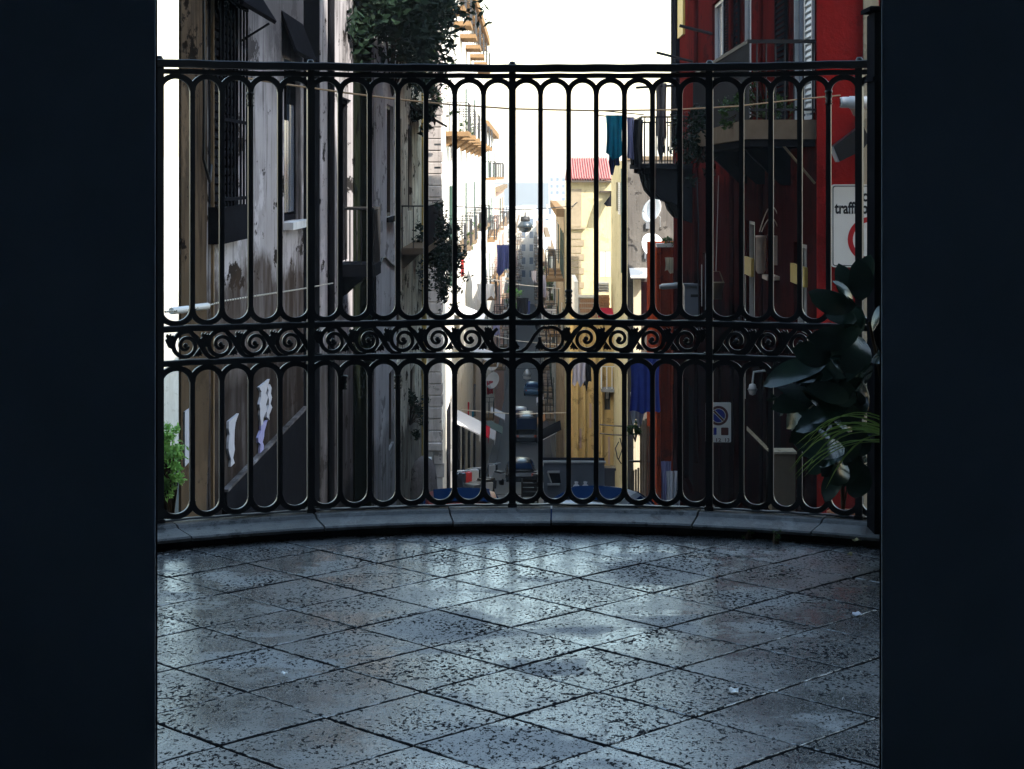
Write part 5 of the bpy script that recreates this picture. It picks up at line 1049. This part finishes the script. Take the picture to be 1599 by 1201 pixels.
# street lamp on its span wire
sl_ = thing('hanging_lamp', 'street lamp with black cap and glass bowl hung on a span wire', 'street lamp', tuple(P(820,345,66))); q = P(820,345,66); u = 66/FPX
MB().lathe((q.x,q.y,q.z), [(.001,7*u),(7*u,7*u),(7.5*u,1*u),(7*u,-.5*u),(.001,-.6*u)], 14).lathe((q.x,q.y,q.z), [(.001,14*u),(1.2*u,13*u),(1.2*u,7*u)], 8).build('cap', M['wire'], sl_)
MB().lathe((q.x,q.y,q.z), [(7*u,-.8*u),(10.5*u,-5*u),(12.5*u,-9.5*u),(10*u,-9.8*u)], 18).build('reflector', M['dome'], sl_); MB().lathe((q.x,q.y,q.z), [(12.8*u,-9.4*u),(13*u,-10.6*u),(10.5*u,-10.8*u)], 18).build('rim', M['wire'], sl_)
MB().lathe((q.x,q.y,q.z), [(10.2*u,-10.6*u),(9.5*u,-14*u),(6*u,-17*u),(.001,-18*u)], 18).build('bowl', M['dome'], sl_)
mb = MB(); mb.tube([S(-2.7,64,ZE(322,64)),S(-1.4,65,ZE(326,65)),q+Vector((0,0,17.5*u)),S(1.6,70,ZE(322,70)),S(1.9,75,ZE(316,75))], .018, 5); mb.build('span_wire', M['wire'], sl_)
# cables between the terrace and the street
o = MB().tube([L.p(17.2,.14,ZE(126,17.3)),P(355,119,17.8),P(372,120,18),P(440,131,18.6),P(490,138,19.1),P(555,147,19.7),P(620,155,20.2),P(700,163,20.9),P(800,170,21.6),P(930,173,22.4),P(1050,171.5,23),P(1150,166,23.6),P(1250,155,24.1),P(1312,149,24.5)], .011, 6).build('tan_cable', M['cable']); tag(o, 'long tan cable sagging across the street to the security camera', 'cable')
rp = thing('insulated_rope', 'twisted white rope with insulators along the stained wall', 'rope', tuple(P(400,465,17)))
pts = [P(258,487,14.2),P(300,483,15.2),P(322,478,15.8),P(350,470,16.6),P(400,462,17.6),P(440,456,19.5),P(478,450,21.5),P(520,442,24.5)]
mb = MB(); mb.tube(pts, .007, 5); mb.build('strand', M['wire'], rp)
mb = MB()
for a, b in zip(pts, pts[1:]):
    n = max(2, int((b-a).length/.075))
    for i in range(n): c = a+(b-a)*(i/n); e = a+(b-a)*((i+.55)/n); mb.tube([c, e], .0085, 5)
mb.build('twist', M['rope'], rp)
for px, py, d_ in ((281,485,14.7),(312,480,15.5)): q = P(px,py,d_); MB().tube([q-Vector((.05,.1,-.004)),q+Vector((.05,.1,.004))], .028, 8).build('insulator', M['wh'], rp)
# other wires across the far street
for i, (a, b) in enumerate(((S(-2.7,100,-3.9),S(1.6,96,-4.3)), (S(-2.7,92,-6.2),S(1.6,88,-6.5)), (S(-2.75,72,ZE(640,72)),S(1.7,74,ZE(644,74))))):
    m_ = (a+b)/2-Vector((0,0,.12)); o = MB().tube([a, m_, b], .02, 5).build('washing_line', M['rope']); tag(o, ('highest pale line across the far street','middle pale line across the far street','lowest pale line above the parked cars')[i], 'line', 'lines across the far street')
# left street side: dishes, awnings, signs, panels
dish('white satellite dish on the left, above a red panel', 771, 595, 108, .5, -.7, grp='white satellite dishes'); dish('second white satellite dish above the other, left row', 769, 569, 112, .42, -.3)
for i, (px, d_, y0, y1, m_, lab) in enumerate(((728,82,628,662,'awn_red','red cloth hanging under a left balcony'), (765,108,595,615,'awn_red','small red cloth by the left satellite dish'), (720,74,395,430,'paint_red','red towel on a sunlit left balcony'), (712,72,655,700,'white_cloth','white sheet hanging in the dark lower left street'), (735,88,640,662,'turq','turquoise cloth hanging low on the left row'), (738,90,600,650,'grey_cloth','grey sheet under the left balconies'))):
    cl('hanging_cloth', lab, m_, px-5, px+5, y0, y1, d_, folds=2, seed=70+i)
for i, (px, y, d_) in enumerate(((708,500,70),(742,560,92))):
    X0_ = -2.74; z = ZE(y,d_); mb = MB(); mb.hexa([LF.p(d_-2.5,.004,z+.4),LF.p(d_+2.5,.004,z+.4),LF.p(d_+2.5,1.0,z),LF.p(d_-2.5,1.0,z),LF.p(d_-2.5,.004,z+.44),LF.p(d_+2.5,.004,z+.44),LF.p(d_+2.5,1.02,z+.03),LF.p(d_-2.5,1.02,z+.03)]); mb.build('awning', M['white_cloth'], Fh)
for i, (d_, z) in enumerate(((62.5,-6.2),(66.5,-7.0),(71,-7.8),(76,-8.6),(83,-9.8),(91,-11))):
    LF.box(MB(), d_-1.2, d_+1.2, .003, .03, gz(d_)-.5, z).build('shop_door', M['dark'], Fh); LF.box(MB(), d_+1.25, d_+1.5, .003, .06, gz(d_)-.5, z+.2).build('door_pier', M['wall_c'], Fh)
# potted plants of the far balconies
for i, (d_, z, s_) in enumerate(((67.9,EYE+1.4,.22),(74,EYE+1.4,.2),(68,EYE-2.6,.3),(80,EYE-2.6,.28))):
    bushthing('balcony_pot_plant', ('two green tufts on the first brown balcony of the white house','green tuft on the second brown balcony of the white house','leafy pot on the lower balcony nearest the pillar','leafy pot on the lower balcony further on')[i], [tuple(LF.p(d_,.5,z+.32))+(s_,)], 120, .1, 'leaf', 80+i, tuple(LF.p(d_,.5,z+.05)), 'pot plants on far balconies', ns=2)
bushthing('street_tree', 'yellow green shrub on a balcony far down the left row', [SP(-2.0,200,EYE-12.5)+(1.0,),SP(-1.9,205,EYE-13.5)+(.9,)], 500, .35, 'leaf_b', 91, SP(-2.5,202,EYE-14.5), ns=3)
bushthing('street_tree', 'green shrub in front of the tan balconies, right row', [SP(1.35,118,EYE-6.5)+(.5,),SP(1.3,120,EYE-8)+(.55,),SP(1.3,119,EYE-9.2)+(.4,)], 700, .2, 'leaf', 92, SP(1.48,119,EYE-10), ns=3)

# ------------------------------------------------------------------ plants on the terrace
def leafblade(mb, base, tip, wd, up=(0,0,1), fold=.25, curl=.12, n=8, roll=0):
    base, tip = Vector(base), Vector(tip); t = (tip-base); L_ = t.length; t.normalize(); s = t.cross(Vector(up)).normalized(); nn = s.cross(t).normalized()
    s, nn = s*math.cos(roll)+nn*math.sin(roll), nn*math.cos(roll)-s*math.sin(roll); o = len(mb.v)
    for i in range(n+1):
        u = i/n; w_ = wd*.5*(math.sin(PI*u))**.55 if 0 < u < 1 else .001
        c = base+t*L_*u+nn*curl*L_*(math.sin(PI*u)-.7*u*u)
        for k, f in ((-1,fold),(0,0),(1,fold)): mb.v.append(tuple(c+s*w_*k+nn*w_*f))
    for i in range(n):
        for k in range(2): mb.f.append((o+i*3+k,o+i*3+k+1,o+(i+1)*3+k+1,o+(i+1)*3+k)); mb.sm.append(True)
rb = thing('rubber_plant', 'large dark rubber plant with glossy leaves at the right of the terrace', 'plant', (1.62, 7.75, .0))
mb = MB(); mb.lathe((1.74,7.75,0), [(.13,0),(.18,.3),(.2,.3),(.2,.34),(.17,.34),(.16,.3),(.001,.3)], 18); mb.build('pot', M['pot_d'], rb)
MB().tube([(1.74,7.75,.3),(1.63,7.74,.8),(1.58,7.72,1.15),(1.55,7.72,1.3)], [.018,.015,.011,.006], 7).tube([(1.74,7.75,.3),(1.56,7.78,.7),(1.5,7.8,1.0)], [.014,.011,.006], 7).build('stem', M['stem'], rb)
dR = 7.75
LV = [((1338,478),(1262,458),38,.9),((1332,490),(1304,437),22,.2),((1322,470),(1311,411),30,.0),((1345,470),(1340,405),36,.0),((1352,440),(1358,398),26,.3),((1338,500),(1290,492),26,.6),((1345,515),(1262,530),40,.8),((1345,540),(1240,566),42,1.0),((1352,560),(1282,600),40,.5),((1348,590),(1215,612),44,1.1),((1355,620),(1300,668),40,.3),((1362,520),(1400,470),40,.3),((1362,560),(1415,560),44,.4),((1350,650),(1262,640),34,.9),((1360,680),(1310,735),40,.2),((1352,600),(1330,560),36,.1),((1340,520),(1318,480),36,.5),((1335,560),(1300,545),40,.9),((1342,640),(1318,610),38,.6),((1330,690),(1290,680),32,.7),((1335,700),(1318,760),30,.2),((1345,720),(1335,780),36,.1),((1345,480),(1322,520),44,.7),((1350,530),(1316,580),46,.8),((1352,600),(1318,650),46,.9),((1350,670),(1322,710),44,.8)]
rr = random.Random(2)
for k in range(34):
    bx_, by_ = rr.uniform(1300,1350), rr.uniform(540,720); an__ = rr.uniform(math.radians(120),math.radians(250)); ln = rr.uniform(40,85)
    LV.append(((bx_,by_),(max(1185,bx_+ln*math.cos(an__)), min(790,by_-ln*math.sin(an__)*.9)), rr.uniform(26,40), rr.uniform(0,1)))
for bx_, by_, tx, ty in ((1290,600,1205,640),(1290,620,1225,668),(1300,590,1222,585),(1295,640,1235,690),(1310,690,1262,740),(1290,570,1190,600),(1300,560,1238,545)): LV.append(((bx_,by_),(tx,ty),36,.4))
for i, (b, t_, wpx, rl) in enumerate(LV):
    mb = MB(); d0 = dR+rr.uniform(-.12,.12); leafblade(mb, P(*b,d0), P(*t_,d0+rr.uniform(-.16,.10)), wpx*1.12/FPX*dR, (0,-.5,.86) if i % 3 else (0,-.9,.4), .22, .1, 8, rl)
    mb.build('leaf', M['rubber'], rb, fixn=False)
sp = thing('spider_plant', 'spider plant with long arching pale green leaves beside the rubber plant', 'plant', (1.52,7.6,.0))
q = P(1392,690,7.55); mb = MB(); mb.lathe((1.66,7.5,0), [(.09,0),(.12,.45),(.14,.45),(.14,.5),(.11,.5),(.1,.46),(.001,.46)], 14); mb.build('pot', M['pot_d'], sp); 
for i in range(16):
    px, py = rr.choice(((1276,735),(1284,745),(1252,690),(1246,705),(1238,742),(1270,690),(1234,738),(1256,735),(1290,752),(1243,660))); px += rr.uniform(-10,10); py += rr.uniform(-12,12)
    b = Vector((1.64+rr.uniform(-.05,.05),7.5+rr.uniform(-.05,.05),.5)); e = P(px,py,7.5+rr.uniform(-.12,.12)); m_ = b*.35+e*.65+Vector((.02,0,.16+rr.uniform(0,.14))); n = 9; mb = MB(); wd = rr.uniform(.018,.030)
    for k in range(n+1):
        u = k/n; c = b*(1-u)**2+m_*2*u*(1-u)+e*u*u; w_ = wd*(1-u**3)*.5+.0005; mb.v += [(c.x-w_*.4,c.y-w_*.5,c.z+w_*.35),(c.x,c.y,c.z),(c.x+w_*.8,c.y,c.z+w_*.35)]
    for k in range(n):
        for j in range(2): mb.f.append((k*3+j,k*3+j+1,(k+1)*3+j+1,(k+1)*3+j)); mb.sm.append(True)
    mb.build('leaf', M['spider'], sp, fixn=False)
gr = thing('geranium', 'dark potted geranium with a few red flowers among the large leaves', 'plant', (1.47,8.3,-.1))
ga = ang(1316, 3.70); gx, gy = X0G+3.70*math.sin(ga), YC+3.70*math.cos(ga)
mb = MB(); mb.lathe((gx,gy,-.119), [(.048,.0),(.066,.15),(.074,.15),(.074,.18),(.062,.18),(.058,.16),(.001,.16)], 16); mb.build('pot', M['pot'], gr)
foliage(gr, [(1.46,8.30,.50,.16),(1.50,8.3,.70,.18),(1.44,8.32,.88,.15),(1.56,8.3,.36,.15),(1.39,8.3,.62,.12)], 420, .055, 'leaf_d', 17); stems(gr, (gx,gy,.04), [(gx-.02,gy,.5),(gx+.03,gy,.7),(gx-.05,gy+.02,.85),(gx+.07,gy,.4)], .006)
for px, py in ((1277,592),(1302,638),(1308,682),(1325,648),(1275,600),(1303,690)):
    q = P(px,py,8.22); mb = MB()
    for k in range(14): a = rr.uniform(0,2*PI); e = Vector((math.cos(a),rr.uniform(-.6,.6),math.sin(a)))*.012; leafblade(mb, q+e*.2, q+e*1.3, .011, (0,-1,0), .2, .1, 3)
    mb.build('flower', M['flower'], gr, fixn=False)
# weeds at the kerb and litter on the tiles
for i, (px, d_, lab) in enumerate(((1168,8.25,'tiny green weed at the foot of the kerb, the left one'),(1212,8.15,'tiny green weed at the foot of the kerb, the right one'))):
    q = P(px, 0, d_); bushthing('weed', lab, [(q.x,q.y,.025,.025)], 50, .012, 'leaf', 100+i, (q.x,q.y,.002), 'weeds along the kerb', ns=3)
def litter(name, label, px, py, w_, mat, cat, seed, z=0.003, H=None):
    d_ = FPX*(EYE-z)/(py-HZ); q = P(px,py,d_); r = random.Random(seed); mb = MB(); n = 9; k = w_/FPX*d_/2
    v = [(q.x,q.y,z+.009)]+[(q.x+k*math.cos(2*PI*i/n)*r.uniform(.6,1.1), q.y+k*1.2*math.sin(2*PI*i/n)*r.uniform(.5,1.1), z+r.uniform(.001,.016)) for i in range(n)]
    mb.add(v, [(0,1+i,1+(i+1)%n) for i in range(n)]); mb.add([(x,y,zz-.002) for x,y,zz in v], [(0,1+(i+1)%n,1+i) for i in range(n)])
    return tag(mb.build(name, M[mat], None, fixn=False), label, cat, 'litter on the terrace')
litter('paper_scrap', 'crumpled white paper scrap on the tiles, right foreground', 1146, 1080, 22, 'wh', 'paper', 1)
litter('paper_scrap', 'white scrap near the right jamb', 1338, 961, 16, 'paper', 'paper', 2); litter('paper_scrap', 'tiny white fleck near the plants', 1341, 893, 6, 'wh', 'paper', 3)
litter('dead_leaf', 'pale dead leaf lying on the kerb end at the right', 1338, 846, 18, 'dleaf', 'leaf', 4, .075); litter('dead_leaf', 'small dead leaf on the tiles below the kerb end', 1327, 868, 9, 'dleaf', 'leaf', 5)
litter('cigarette_end', 'pale cigarette end on the left tiles', 444, 1055, 12, 'wh', 'litter', 6); litter('paper_scrap', 'tiny pale fleck by a tile joint, right foreground', 1257, 1071, 6, 'paper', 'paper', 7); litter('paper_scrap', 'tiny pale fleck in the far right foreground', 1317, 1094, 6, 'paper', 'paper', 8)

# ------------------------------------------------------------------ air
hz = MB().box(-260,260,-8,1500,-38.5,36).build('haze', None); hz['kind'] = 'stuff'
hm = bpy.data.materials.new('haze_air'); hm.use_nodes = True; t_ = hm.node_tree; t_.nodes.remove(t_.nodes['Principled BSDF'])
pv = t_.nodes.new('ShaderNodeVolumePrincipled'); pv.inputs['Color'].default_value = (.90,.95,1,1); pv.inputs['Density'].default_value = .00048; pv.inputs['Anisotropy'].default_value = .2
t_.links.new(pv.outputs[0], t_.nodes['Material Output'].inputs['Volume']); hz.data.materials.append(hm)
